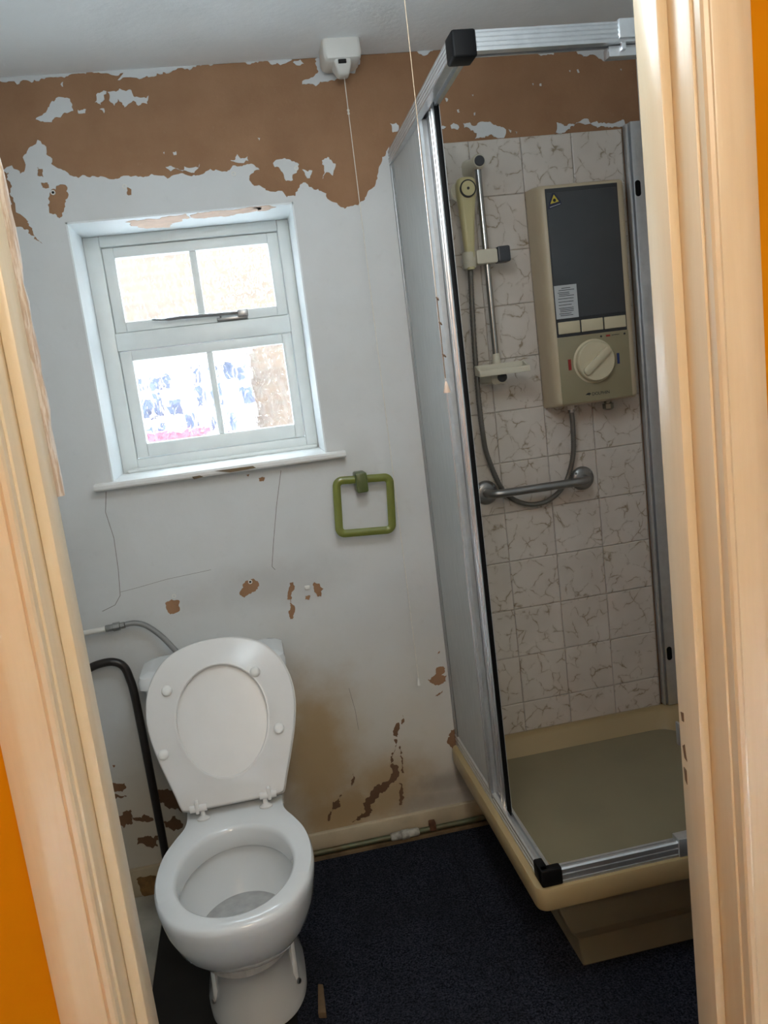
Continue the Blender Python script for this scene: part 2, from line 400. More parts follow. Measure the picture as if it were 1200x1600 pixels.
wall_back = MB().box(XL-.15, WX0, 0, .30, 0, 2.55).box(WX1, XR+.15, 0, .30, 0, 2.55).box(WX0, WX1, 0, .30, 0, WZ0-.018).box(WX0, WX1, 0, .30, WZ1, 2.55).build('wall_back', M['plaster'], smooth=0)
struct(wall_back)
struct(MB().box(XL-.15, XL, HY, 0, 0, 2.55).build('wall_left', M['side'], smooth=0))
wall_right = struct(MB().box(XR, XR+.15, HY, 0, 0, 2.55).build('wall_right', M['side'], smooth=0))
wf = MB().box(XL-.9, DX0-.025, HY, YF, 0, 2.55).box(DX1+.025, XR+.9, HY, YF, 0, 2.55).box(DX0-.025, DX1+.025, HY, YF, DZ+.025, 2.55)
wall_front = struct(wf.build('wall_front', M['side'], smooth=0))
# the hall side of that wall is painted orange
MB().box(XL-.9, DX0-.025, HY-.004, HY, 0, 2.4).box(DX1+.025, XR+.9, HY-.004, HY, 0, 2.4).box(DX0-.025, DX1+.025, HY-.004, HY, DZ+.025, 2.4).build('orange_paint', M['orange'], wall_front, smooth=0)
struct(MB().box(XL, XR, YF, 0, ZC, ZC+.08).build('ceiling', M['ceil'], smooth=0))
floor = struct(MB().box(XL-.9, XR+.9, -3.6, .3, -.12, -.012).build('floor', M['blackfloor'], smooth=0))
# hallway shell behind the camera
struct(MB().box(-1.50, -1.42, -3.6, HY-.006, 0, 2.45).build('wall_hall_left', M['orange'], smooth=0))  # unseen wall, set close so its orange bounces onto the left architrave
struct(MB().box(XR+.9, XR+.95, -3.6, HY, 0, 2.55).build('wall_hall_right', M['orange'], smooth=0))
struct(MB().box(XL-.95, XR+.95, -3.65, -3.6, 0, 2.55).build('wall_hall_back', M['side'], smooth=0))
struct(MB().box(XL-.95, XR+.95, -3.65, .3, 2.45, 2.6).build('ceiling_hall', M['ceil'], smooth=0))

# floor coverings
MB().box(XL, -1.148, YF, 0, -.012, .001).build('painted_margin', M['stripfloor'], floor, smooth=0)
MB().box(-1.147, -.80, YF, -.02, -.012, -.002).build('bare_board', M['blackfloor'], floor, smooth=0)
tx = [-.80, -.30, .20, XR-.002]; ty = [-.034, -.53, -1.03, YF-.1]
for i in range(3):
    for j in range(3):
        MB().box(tx[i]+.0004, tx[i+1]-.0004, ty[j]-.0004, ty[j+1]+.0004, -.012, .006).build('carpet_tile', M['carpet'], floor, bevel=.001, smooth=0)
MB().box(XL-.5, XR+.5, HY-1.9, YF-.101, -.012, .004).build('hall_carpet', M['carpet'], floor, smooth=0)
MB().box(-.80, -.14, -.033, -.002, -.012, .018).build('timber_strip', M['floorwood'], floor, bevel=.004, smooth=0)

# ---- ragged paint layer on the back wall
def ragged(pts, amp, minl, rng):
    out = []
    n = len(pts)
    def rec(a, b, depth):
        L = math.hypot(b[0]-a[0], b[1]-a[1])
        if L < minl or depth > 6: return []
        k = rng.uniform(.38, .62); d = rng.gauss(0, 1)*amp*L
        mx = a[0]+(b[0]-a[0])*k - (b[1]-a[1])/L*d; mz = a[1]+(b[1]-a[1])*k + (b[0]-a[0])/L*d
        m_ = (mx, mz)
        return rec(a, m_, depth+1)+[m_]+rec(m_, b, depth+1)
    for i in range(n):
        a, b = pts[i][:2], pts[(i+1) % n][:2]
        out.append(a)
        if len(pts[i]) > 2: continue            # a straight edge starts here
        out += rec(a, b, 0)
    return out
def inside(p, poly):
    c = False; n = len(poly); x, z = p
    for i in range(n):
        x1, z1 = poly[i]; x2, z2 = poly[(i+1) % n]
        if (z1 > z) != (z2 > z) and x < (x2-x1)*(z-z1)/(z2-z1)+x1: c = not c
    return c
rng = random.Random(11)
def zw(o, s):  # zoomed picture coordinates -> wall x, z
    def f(pts):
        r = []
        for q in pts:
            p = at(o[0]+q[0]/s, o[1]+q[1]/s, 1, 0); r.append((p.x, p.z))
        return r
    return f
za = zw((0, 0), 1.875); zb = zw((400, 700), 2.58); zc = zw((0, 1000), 2.6667); zs = zw((660, 20), 3.529); zp = zw((0, 0), 1)

top_edge = za([(0,238),(50,248),(78,235),(130,232),(180,225),(230,215),(300,215),(362,213),(345,235),(400,228),(460,215),(520,200),(580,190),(640,182),(700,172),(780,175),(860,165),(880,160),(930,163),(925,190),(930,215),(890,235),(885,247),(925,253),(960,240),(985,232),(1040,215),(1048,165),(1090,152),(1130,158),(1160,140),(1200,138)])
top_poly = [(XL, 2.238)] + top_edge + [(-.10, ZC-.012), (-.02, ZC-.004), (.2, ZC-.003), (XR, ZC-.003, 1), (XR, ZC, 1), (XL, ZC, 1)]
low_edge = za([(20,490),(35,485),(60,510),(75,490),(90,430),(110,410),(130,425),(148,460),(150,480),(190,500),(230,522),(265,520),(320,525),(370,515),(420,520),(445,510),(480,515),(530,508),(600,507),(640,500),(700,488),(745,484),(760,497),(735,510),(730,525),(745,545),(800,562),(865,575),(872,560),(880,540),(895,535),(905,548),(940,560),(990,600),(1010,612),(1040,600),(1075,570),(1100,540),(1110,490),(1120,460),(1140,430)])
right = [(-.222, low_edge[-1][1], 1), (-.222, .268, 1), (XR, .268, 1), (XR, .0, 1), (XL, .0, 1), (XL, 1.985)]
main_poly = low_edge + right
holes = [[(WX0, WZ0-.02, 1), (WX1, WZ0-.02, 1), (WX1, WZ1, 1), (WX0, WZ1, 1)]]
rag = []
rag += [za(q) for q in [
    [(140,600),(165,545),(195,545),(190,600),(175,640),(145,625)], [(120,535),(140,535),(145,550),(125,550)], [(108,490),(125,495),(128,520),(110,515)],
    [(365,540),(385,555),(385,572),(372,570)], [(-20,570),(20,580),(28,640),(15,640),(-20,600)],
    [(8,500),(25,505),(32,540),(45,600),(47,622),(85,662),(125,715),(78,672),(36,628),(24,570),(12,530)], [(18,690),(30,715),(32,760),(22,750)]]]
rag += [zb(q) for q in [
    [(135,545),(150,540),(155,570),(145,600),(155,635),(150,690),(138,690),(140,640),(125,610),(130,575)], [(235,540),(255,545),(262,600),(245,590),(232,565)],
    [(200,595),(220,595),(215,612),(198,610)], [(690,935),(720,915),(755,880),(762,900),(748,915),(770,915),(765,940),(740,955),(710,950)],
    [(770,1190),(780,1150),(800,1125),(808,1200),(833,1285),(800,1250),(790,1210)], [(575,1105),(580,1130),(570,1165),(555,1160),(560,1120)],
    [(555,1175),(570,1180),(572,1280),(578,1310),(565,1340),(530,1370),(500,1390),(480,1420),(470,1460),(440,1490),(380,1510),(420,1480),(440,1460),(430,1430),(460,1400),(475,1365),(520,1345),(550,1310),(555,1260),(545,1230)],
    [(575,1350),(590,1355),(598,1410),(585,1440),(575,1440),(578,1400)], [(580,1200),(592,1260),(597,1310),(588,1310),(586,1260)],
    [(345,1395),(335,1430),(300,1490),(285,1510),(310,1460),(325,1420)], [(390,1310),(396,1340),(387,1370),(382,1340)],
    [(725,995),(745,985),(755,975),(740,995),(722,1002)], [(590,1075),(594,1085),(588,1115),(584,1110)], [(730,830),(742,818),(738,828)]]]
rag += [zp(q) for q in [
    [(383,908),(392,905),(405,912),(403,920),(394,925),(382,934),(375,930),(380,918)], [(258,942),(268,936),(281,939),(280,955),(266,960),(260,952)],
    [(404,747),(414,746),(412,752),(405,752)], [(384,742),(390,741),(388,745)]]]
rag += [zc(q) for q in [
    [(460,590),(520,595),(527,615),(485,632),(460,630)], [(465,640),(530,650),(505,660),(465,665)], [(460,705),(545,705),(550,740),(545,770),(515,785),(465,770)],
    [(552,735),(590,740),(640,745),(640,752),(590,757),(556,750)], [(655,622),(750,622),(760,720),(700,700),(665,660)], [(575,822),(660,810),(662,860),(640,866),(600,850),(570,852)],
    [(680,755),(750,748),(748,788),(690,780)], [(468,520),(480,520),(474,532)]]]
islands = [za(q) for q in [
    [(105,350),(135,330),(150,300),(180,285),(205,290),(215,325),(190,330),(160,345),(130,358)], [(278,300),(282,278),(312,268),(305,285),(295,308)],
    [(315,270),(350,260),(385,265),(395,285),(435,280),(432,305),(405,310),(390,295),(365,315),(345,290),(335,310),(320,295)], [(228,322),(252,320),(250,332),(230,333)],
    [(292,320),(305,318),(305,332)], [(485,490),(540,488),(585,480),(580,494),(530,499),(500,502)], [(675,470),(690,465),(695,452),(705,465),(725,458),(728,472),(700,478)],
    [(943,470),(960,460),(983,480),(975,515),(945,525)], [(858,183),(880,175),(890,187),(870,192)], [(478,447),(482,445),(481,452)], [(506,446),(516,443),(517,454),(509,455)],
    [(181,242),(185,240),(185,254),(182,254)], [(800,478),(850,468),(876,482),(870,500),(858,528),(838,530),(828,505),(805,490)], [(885,497),(915,500),(908,522),(895,515)],
    [(755,404),(762,405),(760,412)], [(1143,362),(1160,360),(1168,380),(1150,388)]]]
islands += [zs(q) for q in [
    [(90,640),(110,622),(130,630),(95,650)], [(155,620),(170,608),(200,625),(195,645),(160,640)],
    [(225,610),(260,605),(300,620),(330,600),(370,600),(410,625),(460,645),(450,690),(410,690),(380,670),(330,690),(290,695),(300,665),(255,635),(230,635)],
    [(735,660),(740,605),(770,615),(850,605),(930,610),(960,598),(1000,605),(1060,608),(1110,590),(1115,625),(1050,632),(780,662)],
    [(125,470),(133,470),(138,488),(132,492)], [(190,535),(202,533),(206,548),(196,552)], [(283,552),(292,550),(290,566),(284,566)], [(645,392),(655,390),(656,404),(646,404)],
    [(605,390),(612,390),(611,401)], [(850,314),(858,312),(866,330),(856,332)], [(808,318),(816,318),(814,328)], [(1090,310),(1098,310),(1096,320)], [(475,642),(490,650),(487,662)], [(510,655),(522,657),(518,668)],
    [(273,452),(281,452),(279,461)]]]
polys = [ragged(top_poly, .13, .008, rng), ragged(main_poly, .13, .008, rng)]
polys += [ragged(h, 0, 9, rng) for h in holes]
polys += [ragged(h, .16, .006, rng) for h in rag] + [ragged(h, .14, .007, rng) for h in islands]
vs, es = [], []
for pl in polys:
    n0 = len(vs)
    for q in pl: vs.append(Vector(q))
    for i in range(len(pl)): es.append((n0+i, n0+(i+1) % len(pl)))
cv, ce, cf, _, _, _ = delaunay_2d_cdt(vs, es, [], 0, 1e-6)
boxes = [(min(q[0] for q in pl), max(q[0] for q in pl), min(q[1] for q in pl), max(q[1] for q in pl)) for pl in polys]
keep = []
for f in cf:
    c = sum((cv[i] for i in f), Vector((0, 0)))/len(f)
    odd = False
    for pl, b in zip(polys, boxes):
        if b[0] <= c.x <= b[1] and b[2] <= c.y <= b[3] and inside((c.x, c.y), pl): odd = not odd
    if odd: keep.append(tuple(f))
PT = .0016
mb = MB(); mb.v = [(q.x, -PT, q.y) for q in cv]; mb.f = list(keep)
cnt = {}
for f in keep:
    for i in range(len(f)):
        a, b = f[i], f[(i+1) % len(f)]; cnt.setdefault((min(a, b), max(a, b)), []).append((a, b))
nv = len(cv); mb.v += [(q.x, 0.0004, q.y) for q in cv]
for k, l in cnt.items():
    if len(l) == 1: a, b = l[0]; mb.f.append((b, a, a+nv, b+nv))
mb.build('paint_layer', M['paint'], wall_back, smooth=0)

# hairline cracks and screw holes
def ribbon(pts, w, y, name, mat, parent):
    m = MB(); P = [Vector(p) for p in pts]
    for i in range(len(P)-1):
        d = (P[i+1]-P[i]).normalized(); n = Vector((-d.y, d.x))*w
        a, b = P[i], P[i+1]
        m.add([(a.x-n.x, y, a.y-n.y), (b.x-n.x, y, b.y-n.y), (b.x+n.x, y, b.y+n.y), (a.x+n.x, y, a.y+n.y)], [(0, 1, 2, 3)])
    return m.build(name, mat, parent, smooth=0)
for pts, w in (([(166,768),(165,800),(178,840),(185,890),(188,930),(180,945),(160,955)], .0008), ([(439,735),(432,790),(427,850),(425,885),(430,890)], .0008),
               ([(545,1075),(555,1110),(560,1140)], .0006), ([(188,925),(215,918),(260,905),(330,890)], .0005), ([(100,102),(140,100)], .0016), ([(155,99),(175,98)], .0012), ([(350,85),(415,83)], .0008)):
    ribbon([at(x, y, 1, 0).xz for x, y in pts], w, -PT-.0004, 'hairline_crack', M['crack'], wall_back)
for x, y in ((83,301),(195,292),(365,272),(463,263),(272,931),(391,909)):
    p = at(x, y, 1, 0)
    pl = MB().lathe([(.0062, .0), (.0062, .003), (.0036, .003), (.0034, -.002), (.0001, -.002)], (p.x, 0, p.z), (0, -1, 0), 10).build('wall_plug', M['plastic'], wall_back)
    MB().lathe([(.0036, 0), (.0036, .0012), (.0001, .0012)], (p.x, 0, p.z), (0, -1, 0), 10).build('screw_hole', M['dark'], pl)
p = at(480, 918, 1, 0)
MB().box(p.x-.008, p.x+.008, -.006, 0, p.z-.006, p.z+.007).build('filler_lump', M['plastic'], wall_back, bevel=.003)

# skirting and floor pipe along the back wall
bb = struct(MB().box(-1.145, -.150, -.018, -PT, .030, .082).build('baseboard_back', M['skirt'], bevel=.004))
struct(MB().box(XL, -1.146, -.016, -PT, .0015, .089).build('baseboard_corner', M['skirt'], bevel=.003))
bc = bpy.data.objects['baseboard_corner']
MB().prism(ragged([(v.x, v.z) for v in [at(x, y, 1, -.0165) for x, y in ((213,1374),(228,1370),(250,1371),(256,1385),(252,1398),(236,1404),(222,1398),(218,1384))]], .12, .008, rng), XZ, -.0166, -.0155).build('rust_stain', M['rust2'], bc, smooth=0)
pipe = thing('floor_pipe', (-.5, -.032, .03), 'greenish copper pipe running along the floor under the back skirting board', 'pipe')
MB().tube([(-1.10, -.030, .030), (-.16, -.030, .030)], .0085, 12).build('tube', M['copper'], pipe)
j = at(632, 1298, 1, -.03)
MB().lathe([(.009, -.045), (.0125, -.04), (.0125, -.012), (.0145, -.010), (.0145, .012), (.0125, .014), (.0125, .04), (.009, .045)], (j.x, -.030, .030), (1, 0, 0), 12).build('compression_joint', M['solder'], pipe)
c = at(675, 1284, 1, -.03)
MB().box(c.x-.010, c.x+.010, -.041, -.018, .026, .054).build('pipe_clip', M['rust'], pipe, bevel=.003)

# ------------------------------------------------------------------ window
window = struct_empty('window_1', (-.797, .2, WZ0))
FY = .20
t = .004
MB().box(WX0-.001, WX0+t, -PT, FY, WZ0, WZ1).box(WX1-t, WX1+.001, -PT, FY, WZ0, WZ1).box(WX0, WX1, -PT, FY, WZ1-t, WZ1+.001).build('reveal', M['reveal'], window, smooth=0)
# peeled patches on the soffit
for q in ([(196,347),(230,342),(290,334),(285,345),(265,355),(230,357),(205,353)], [(297,336),(330,330),(370,327),(400,323),(405,328),(370,334),(330,339),(305,341)], [(395,324),(420,321),(432,323),(415,329),(402,330)]):
    pts = [at(x, y, 2, WZ1-t).xy for x, y in q]
    pl = ragged([tuple(v) for v in pts], .14, .008, rng)
    MB().prism(pl, lambda a, b, d: (a, b, d), WZ1-t-.0006, WZ1-t+.0005).build('peeled_patch', M['peeled'], window, smooth=0)
sill = MB()
prof = [(-.036, 1.2045), (-.040, 1.209), (-.040, 1.217), (-.036, 1.222), (FY, 1.224), (FY, 1.2045)]
rings = [[(x, y, z) for y, z in prof] for x in (-1.138, -1.136, -.454, -.452)]
sill.loft(rings)
so = sill.build('window_sill', M['sill'], window, smooth=0)
for q in ([(335,736),(350,734),(395,728),(400,731),(360,738)], [(300,745),(312,743),(318,745),(303,749)]):
    pts = [at(x, y, 1, -.0402) for x, y in q]
    MB().prism([(v.x, v.z) for v in pts], XZ, -.0408, -.0398).build('worn_patch', M['floorwood'], so, smooth=0)
# outer frame
def bar(x0, x1, z0, z1, y0, y1, name, mat, parent, bev=.003): return MB().box(x0, x1, y0, y1, z0, z1).build(name, mat, parent, bevel=bev)
SX0, SX1 = -1.046, -.540
bar(WX0+t, SX0, WZ0, WZ1-t, FY-.004, FY+.055, 'frame_stile', M['winwhite'], window)
bar(SX1, WX1-t, WZ0, WZ1-t, FY-.004, FY+.055, 'frame_stile', M['winwhite'], window)
bar(SX0, SX1, 1.869, WZ1-t, FY-.004, FY+.055, 'frame_head', M['winwhite'], window)
bar(SX0, SX1, 1.576, 1.627, FY-.004, FY+.055, 'frame_transom', M['winwhite'], window)
bar(SX0, SX1, WZ0, 1.260, FY-.004, FY+.055, 'frame_sill_rail', M['winwhite'], window)
MB().box(SX0-.03, SX1+.03, FY-.022, FY-.002, WZ0+.001, WZ0+.013).build('sill_bead', M['winwhite'], window, bevel=.005)
def sash(z0, z1, pz0, pz1, glass, name, px):
    s0 = MB().box(SX0+.002, px[0], FY+.008, FY+.045, z0+.002, z1-.002).box(px[3], SX1-.002, FY+.008, FY+.045, z0+.002, z1-.002)
    s0.box(px[0], px[3], FY+.008, FY+.045, z0+.002, pz0).box(px[0], px[3], FY+.008, FY+.045, pz1, z1-.002)
    s = s0.build(name, M['winwhite'], window, bevel=.002)
    MB().box(px[1], px[2], FY+.012, FY+.042, pz0, pz1).build('glazing_bar', M['winwhite'], s, bevel=.003)
    for a, b in ((px[0], px[1]), (px[2], px[3])):
        MB().box(a-.002, b+.002, FY+.026, FY+.0262, pz0-.002, pz1+.002).build('pane', glass, s, smooth=0)
    return s
top_sash = sash(1.627, 1.869, 1.657, 1.838, M['glass_fine'], 'top_sash', (-1.0125, -.803, -.7825, -.573))
sash(1.260, 1.576, 1.302, 1.546, M['glass_coarse'], 'bottom_sash', (-1.011, -.798, -.780, -.5695))
# casement stay lying along the top sash
st = MB().tube(catmull([(-.935, .185, 1.655), (-.90, .184, 1.651), (-.85, .185, 1.652), (-.78, .186, 1.650), (-.67, .188, 1.648)], 4), [.003]*5+[.0055]*12, 8)
sty = st.build('window_stay', M['steel'], top_sash)
MB().box(-.752, -.662, .190, .208, 1.630, 1.640).box(-.69, -.66, .180, .205, 1.636, 1.656).build('stay_bracket', M['steel'], sty, bevel=.002)
MB().tube([(-.74, .196, 1.632), (-.74, .190, 1.645)], .003, 8).build('stay_pin', M['steel'], sty)

# ------------------------------------------------------------------ outside the window
struct(MB().box(-9, 7, .3, 9, -.3, -.02).build('ground_outside', M['slate'], smooth=0))
struct(MB().box(-7, 7, .02, .3, 2.62, 7.2).box(-7, XL-.16, .02, .3, -.3, 2.62).box(XR+.16, 7, .02, .3, -.3, 2.62).build('wall_sky_block', M['brick'], smooth=0))  # unseen tall house wall, added to keep skylight off the brick opposite
struct(MB().box(-7, 7, 5.0, 5.25, -.3, 4.3).build('wall_neighbour', M['brick'], smooth=0))

ob = thing('outbuilding', (-1.35, 3.9, -.3), 'white outbuilding with dark blue glazing blurred behind the lower window panes', 'outbuilding')
MB().box(-3.2, -.62, 3.9, 4.9, -.3, 1.72).build('wall', M['shed'], ob, bevel=.01)
MB().box(-3.25, -.57, 3.82, 4.95, 1.72, 1.78).build('roof_edge', M['shed'], ob, bevel=.01)
orr = random.Random(9)
for k in range(9):
    for l in range(3):
        a = -1.56 + k*.105 + orr.uniform(-.01, .01); z0 = 1.13 + l*.19 + orr.uniform(-.02, .02)
        if orr.random() < .25: continue
        MB().box(a, a+orr.uniform(.05, .095), 3.885, 3.93, z0, z0+orr.uniform(.09, .17)).build('glazing', M['shedblue'], ob, bevel=.004)
pb = thing('red_tub', (-1.18, 3.55, -.3), 'red tub blurred behind the bottom of the lower left pane', 'tub')
MB().loft([rr3_(-1.40, -.96, 3.40, 3.70, .04, z, g) for z, g in ((-.3, -.05), (1.16, 0), (1.18, .02), (1.20, .02), (1.20, -.02))]).build('body', M['binred'], pb, smooth=40)
MB().box(-1.52, -1.36, 3.45, 3.70, -.3, 1.22).build('side_box', M['shedblue'], pb, bevel=.02)

# ------------------------------------------------------------------ tiles
T = .15; ZT = 2.02; ZB = .270; G = .0007
tile_wall = MB().box(-.222, .455, -.004, 0, ZB, ZT).build('tile_adhesive', M['grout'], wall_back, smooth=0)
def tile_mesh(w, h, name):
    bm = bmesh.new(); b = .0022; d = .0055
    r0 = [(-w/2, 0, -h/2), (w/2, 0, -h/2), (w/2, 0, h/2), (-w/2, 0, h/2)]
    r1 = [(x, -d+.0014, z) for x, _, z in r0]
    r2 = [(x-math.copysign(b, x), -d, z-math.copysign(b, z)) for x, _, z in r0]
    V = [[bm.verts.new(p) for p in r] for r in (r0, r1, r2)]
    for k in range(2):
        for i in range(4): bm.faces.new((V[k][i], V[k][(i+1) % 4], V[k+1][(i+1) % 4], V[k+1][i]))
    bm.faces.new(V[2]); bmesh.ops.recalc_face_normals(bm, faces=bm.faces[:])
    me = bpy.data.meshes.new(name); bm.to_mesh(me); bm.free(); me.materials.append(M['tile']); return me
colsX = [(-.222, -.15), (-.15, 0), (0, .15), (.15, .30), (.30, .452)]
rowsZ = [(ZT-(k+1)*T, ZT-k*T) for k in range(11)] + [(ZB, ZT-11*T)]
cache = {}
def place_tile(w, h, loc, rot, parent):
    key = (round(w, 4), round(h, 4))
    if key not in cache: cache[key] = tile_mesh(w-2*G, h-2*G, 'tile')
    o = bpy.data.objects.new('tile', cache[key]); COL.objects.link(o); o.parent = parent; o.location = loc
    o.rotation_euler = rot
tr = random.Random(5)
for x0, x1 in colsX:
    for z0, z1 in rowsZ:
        place_tile(x1-x0, z1-z0, ((x0+x1)/2, -.0035, (z0+z1)/2), (tr.uniform(-.004, .004), 0, tr.uniform(-.004, .004)), wall_back)
MB().box(XR-.004, XR, -.76, 0, ZB, ZT).build('tile_adhesive', M['grout'], wall_right, smooth=0)
for k in range(5):
    for z0, z1 in rowsZ:
        y1 = -k*T - .01; y0 = y1 - T
        place_tile(T, z1-z0, (XR-.0035, (y0+y1)/2, (z0+z1)/2), (0, 0, math.radians(-90)), wall_right)

# ------------------------------------------------------------------ door frame
door = struct_empty('door_1', (-.585, -1.47, 0))
SX_L, SX_R = -.911, -.260                     # faces of the door stops
MB().box(DX0-.025, DX0, HY, YF, 0, DZ).build('lining', M['trim'], door, bevel=.002)
MB().box(DX1, DX1+.025, HY, YF, 0, DZ).build('lining', M['trim'], door, bevel=.002)
MB().box(DX0-.025, DX1+.025, HY, YF, DZ, DZ+.025).build('head_lining', M['trim'], door, bevel=.002)
MB().box(DX0, SX_L, -1.497, -1.450, 0, DZ-.012).build('door_stop', M['trim'], door, bevel=.002)
MB().box(SX_R, DX1, -1.497, -1.450, 0, DZ-.012).build('door_stop', M['trim'], door, bevel=.002)
MB().box(DX0, DX1, -1.497, -1.450, DZ-.012, DZ).build('door_stop', M['trim'], door, bevel=.002)
arch = [(0, 0), (.0, .012), (.002, .015), (.006, .0165), (.009, .015), (.010, .0125), (.012, .0135), (.034, .0155), (.037, .0155), (.052, .010), (.055, .008), (.055, 0)]
extrude(arch, (DX1+.003, HY, 0), (DX1+.003, HY, DZ+.05), (1, 0, 0), (0, -1, 0)).build('architrave', M['trim'], door, smooth=25)
extrude(arch, (DX0-.003, HY, 0), (DX0-.003, HY, DZ+.05), (-1, 0, 0), (0, -1, 0)).build('architrave', M['trim'], door, smooth=25)
extrude(arch, (DX0-.055, HY, DZ+.003), (DX1+.055, HY, DZ+.003), (0, 0, 1), (0, -1, 0)).build('architrave', M['trim'], door, smooth=25)
# scraped strip on the left stop
p0 = at(90, 775, 1, -1.44)
stripm = MB(); n = 40
zz = [p0.z + (DZ-.02-p0.z)*k/n for k in range(n+1)]
rr = random.Random(3)
rings = []
for z in zz:
    w = .0055 + rr.uniform(-.0012, .0012)
    rings.append([(SX_L-.010, -1.4499, z), (SX_L+w*.3, -1.4499, z), (SX_L+w, -1.447, z), (SX_L+w+rr.uniform(-.001, .001), -1.440, z), (SX_L-.010, -1.4395, z)])
stripm.loft(rings).build('scraped_strip', M['scraped'], door, smooth=50)
# strike plate and splintered paint at the right stop
s = at(1063, 1145, 1, -1.446)
MB().box(s.x-.0035, SX_R+.003, -1.4497, -1.441, s.z-.016, s.z+.014).build('strike_plate', M['steel'], door, bevel=.003)
def chip(q):
    P = [onplane(x, y, (SX_R, -1.47, 1), Vector((1, 0, 0))) for x, y in q]
    MB().prism([(v.y, v.z) for v in P], lambda a, b, d: (d, a, b), SX_R-.0006, SX_R+.0004).build('paint_chip', M['wood'], door, smooth=0)
chip([(1064,1112),(1068,1114),(1069,1128),(1066,1126)]); chip([(1067,1165),(1070,1163),(1072,1180),(1074,1190),(1070,1184)]); chip([(1069,1198),(1073,1204),(1074,1226),(1071,1218)])

# ------------------------------------------------------------------ shower tray
TX0, TX1, TY0, TY1, TZ = -.2456, XR-.008, -.762, -.008, .279
tray = thing('shower_tray', (.13, -.38, 0), 'beige acrylic shower tray on a tan plinth in the right corner', 'shower tray')
def rr3(x0, x1, y0, y1, r, z, n=6): return [(a, b, z) for a, b in rrect(x0, x1, y0, y1, r, n)]
mb = MB()
mb.loft([rr3(TX0+.03, TX1-.01, TY0+.03, TY1-.01, .02, .226), rr3(TX0+.003, TX1, TY0+.003, TY1, .022, .226), rr3(TX0, TX1, TY0, TY1, .024, .232), rr3(TX0, TX1, TY0, TY1, .024, .270), rr3(TX0+.003, TX1-.002, TY0+.003, TY1-.002, .022, .277), rr3(TX0+.010, TX1-.006, TY0+.010, TY1-.006, .018, TZ),
         rr3(TX0+.058, TX1-.026, TY0+.058, TY1-.024, .05, TZ-.001), rr3(TX0+.064, TX1-.034, TY0+.064, TY1-.032, .055, TZ-.008), rr3(TX0+.080, TX1-.055, TY0+.085, TY1-.075, .07, .215), rr3(TX0+.095, TX1-.07, TY0+.10, TY1-.098, .075, .185), rr3(TX0+.115, TX1-.085, TY0+.12, TY1-.118, .075, .173), rr3(TX0+.14, TX1-.11, TY0+.15, TY1-.145, .07, .170)], True, True)
mb.build('basin', M['tray'], tray, smooth=40)
mb = MB(); PL = []
for z, x, y in ((.228, -.200, -.730), (.112, -.158, -.703), (.108, -.155, -.701), (.084, -.138, -.690), (.080, -.136, -.688), (.0065, -.128, -.683)):
    PL.append(rr3(x, TX1-.01, y, TY1-.02, .006, z, 3))
mb.loft(PL[::-1]).build('plinth', M['traybase'], tray, smooth=30)
MB().box(-.128, XR-.02, -.6835, -.676, .0062, .0075).build('base_gap', M['seal'], tray, smooth=0)
ribbon([Vector((-.21, .2735)), Vector((.455, .2735))], .0028, -.0098, 'sealant_line', M['seal'], tray)
dm = MB().lathe([(.0001, 0), (.038, 0), (.040, .002), (.036, .004), (.0001, .005)], (.40, -.60, .170), (0, 0, 1), 24).build('drain', M['chrome'], tray)

# ------------------------------------------------------------------ shower enclosure
enc = thing('shower_enclosure', (-.21, -.38, TZ), 'aluminium corner shower enclosure with black corner caps and one obscured side panel', 'shower enclosure')
def ribbed(w, h, grooves, gd=.0028):
    pts = [(0, 0)]
    k = grooves*2+1; 
    for i in range(k):
        a, b = h*i/k, h*(i+1)/k; d = gd if i % 2 else 0
        pts += [(d, a+.0006), (d, b-.0006)]
    pts += [(0, h), (w, h), (w, h*.25), (w*.72, h*.25), (w*.72, 0), (w*.60, 0), (w*.60, h*.3), (w*.36, h*.3), (w*.36, 0)]
    return pts[1:]
RX, RY = -.250, -.776        # outer faces of the rails at the corner; the side rail runs a little out of square to the wall
RZ0 = 1.973
top = ribbed(.044, .036, 4, .0022)
extrude(top, (-.229, -.010, RZ0), (RX, RY+.04, RZ0), (1, 0, 0), (0, 0, 1)).build('top_rail', M['alu'], enc, smooth=20)
extrude(top, (RX+.04, RY, RZ0), (XR-.010, RY, RZ0), (0, 1, 0), (0, 0, 1)).build('top_rail', M['alu'], enc, smooth=20)
cap = MB().box(RX-.002, RX+.044, RY-.003, RY+.046, RZ0-.009, RZ0+.039).build('corner_cap', M['black'], enc, bevel=.005, seg=3)
bx = at(966, 40, 1, RY).x
MB().box(bx, XR-.010, RY-.004, RY+.03, RZ0+.006, RZ0+.040).build('rail_sleeve', M['alu'], enc, bevel=.002)
x0 = at(948, 70, 1, RY+.02).x
MB().box(x0, x0+.26, RY+.012, RY+.036, RZ0-.020, RZ0-.001).box(x0+.022, x0+.030, RY+.002, RY+.012, RZ0-.012, RZ0+.010).build('roller_bracket', M['alu'], enc, bevel=.0015)
BX, BY = -.228, -.752
bot = [(a, b) for a, b in [(0, 0), (0, .006), (.0022, .007), (.0022, .012), (0, .013), (0, .020), (.0022, .021), (.0022, .026), (0, .027), (0, .033), (.004, .036), (.010, .036), (.011, .020), (.020, .020), (.021, .030), (.028, .030), (.032, .018), (.034, 0)]]
extrude(bot, (BX, -.010, TZ), (BX, BY+.03, TZ), (1, 0, 0), (0, 0, 1)).build('bottom_track', M['alu'], enc, smooth=20)
extrude(bot, (BX+.03, BY, TZ), (XR-.010, BY, TZ), (0, 1, 0), (0, 0, 1)).build('bottom_track', M['alu'], enc, smooth=20)
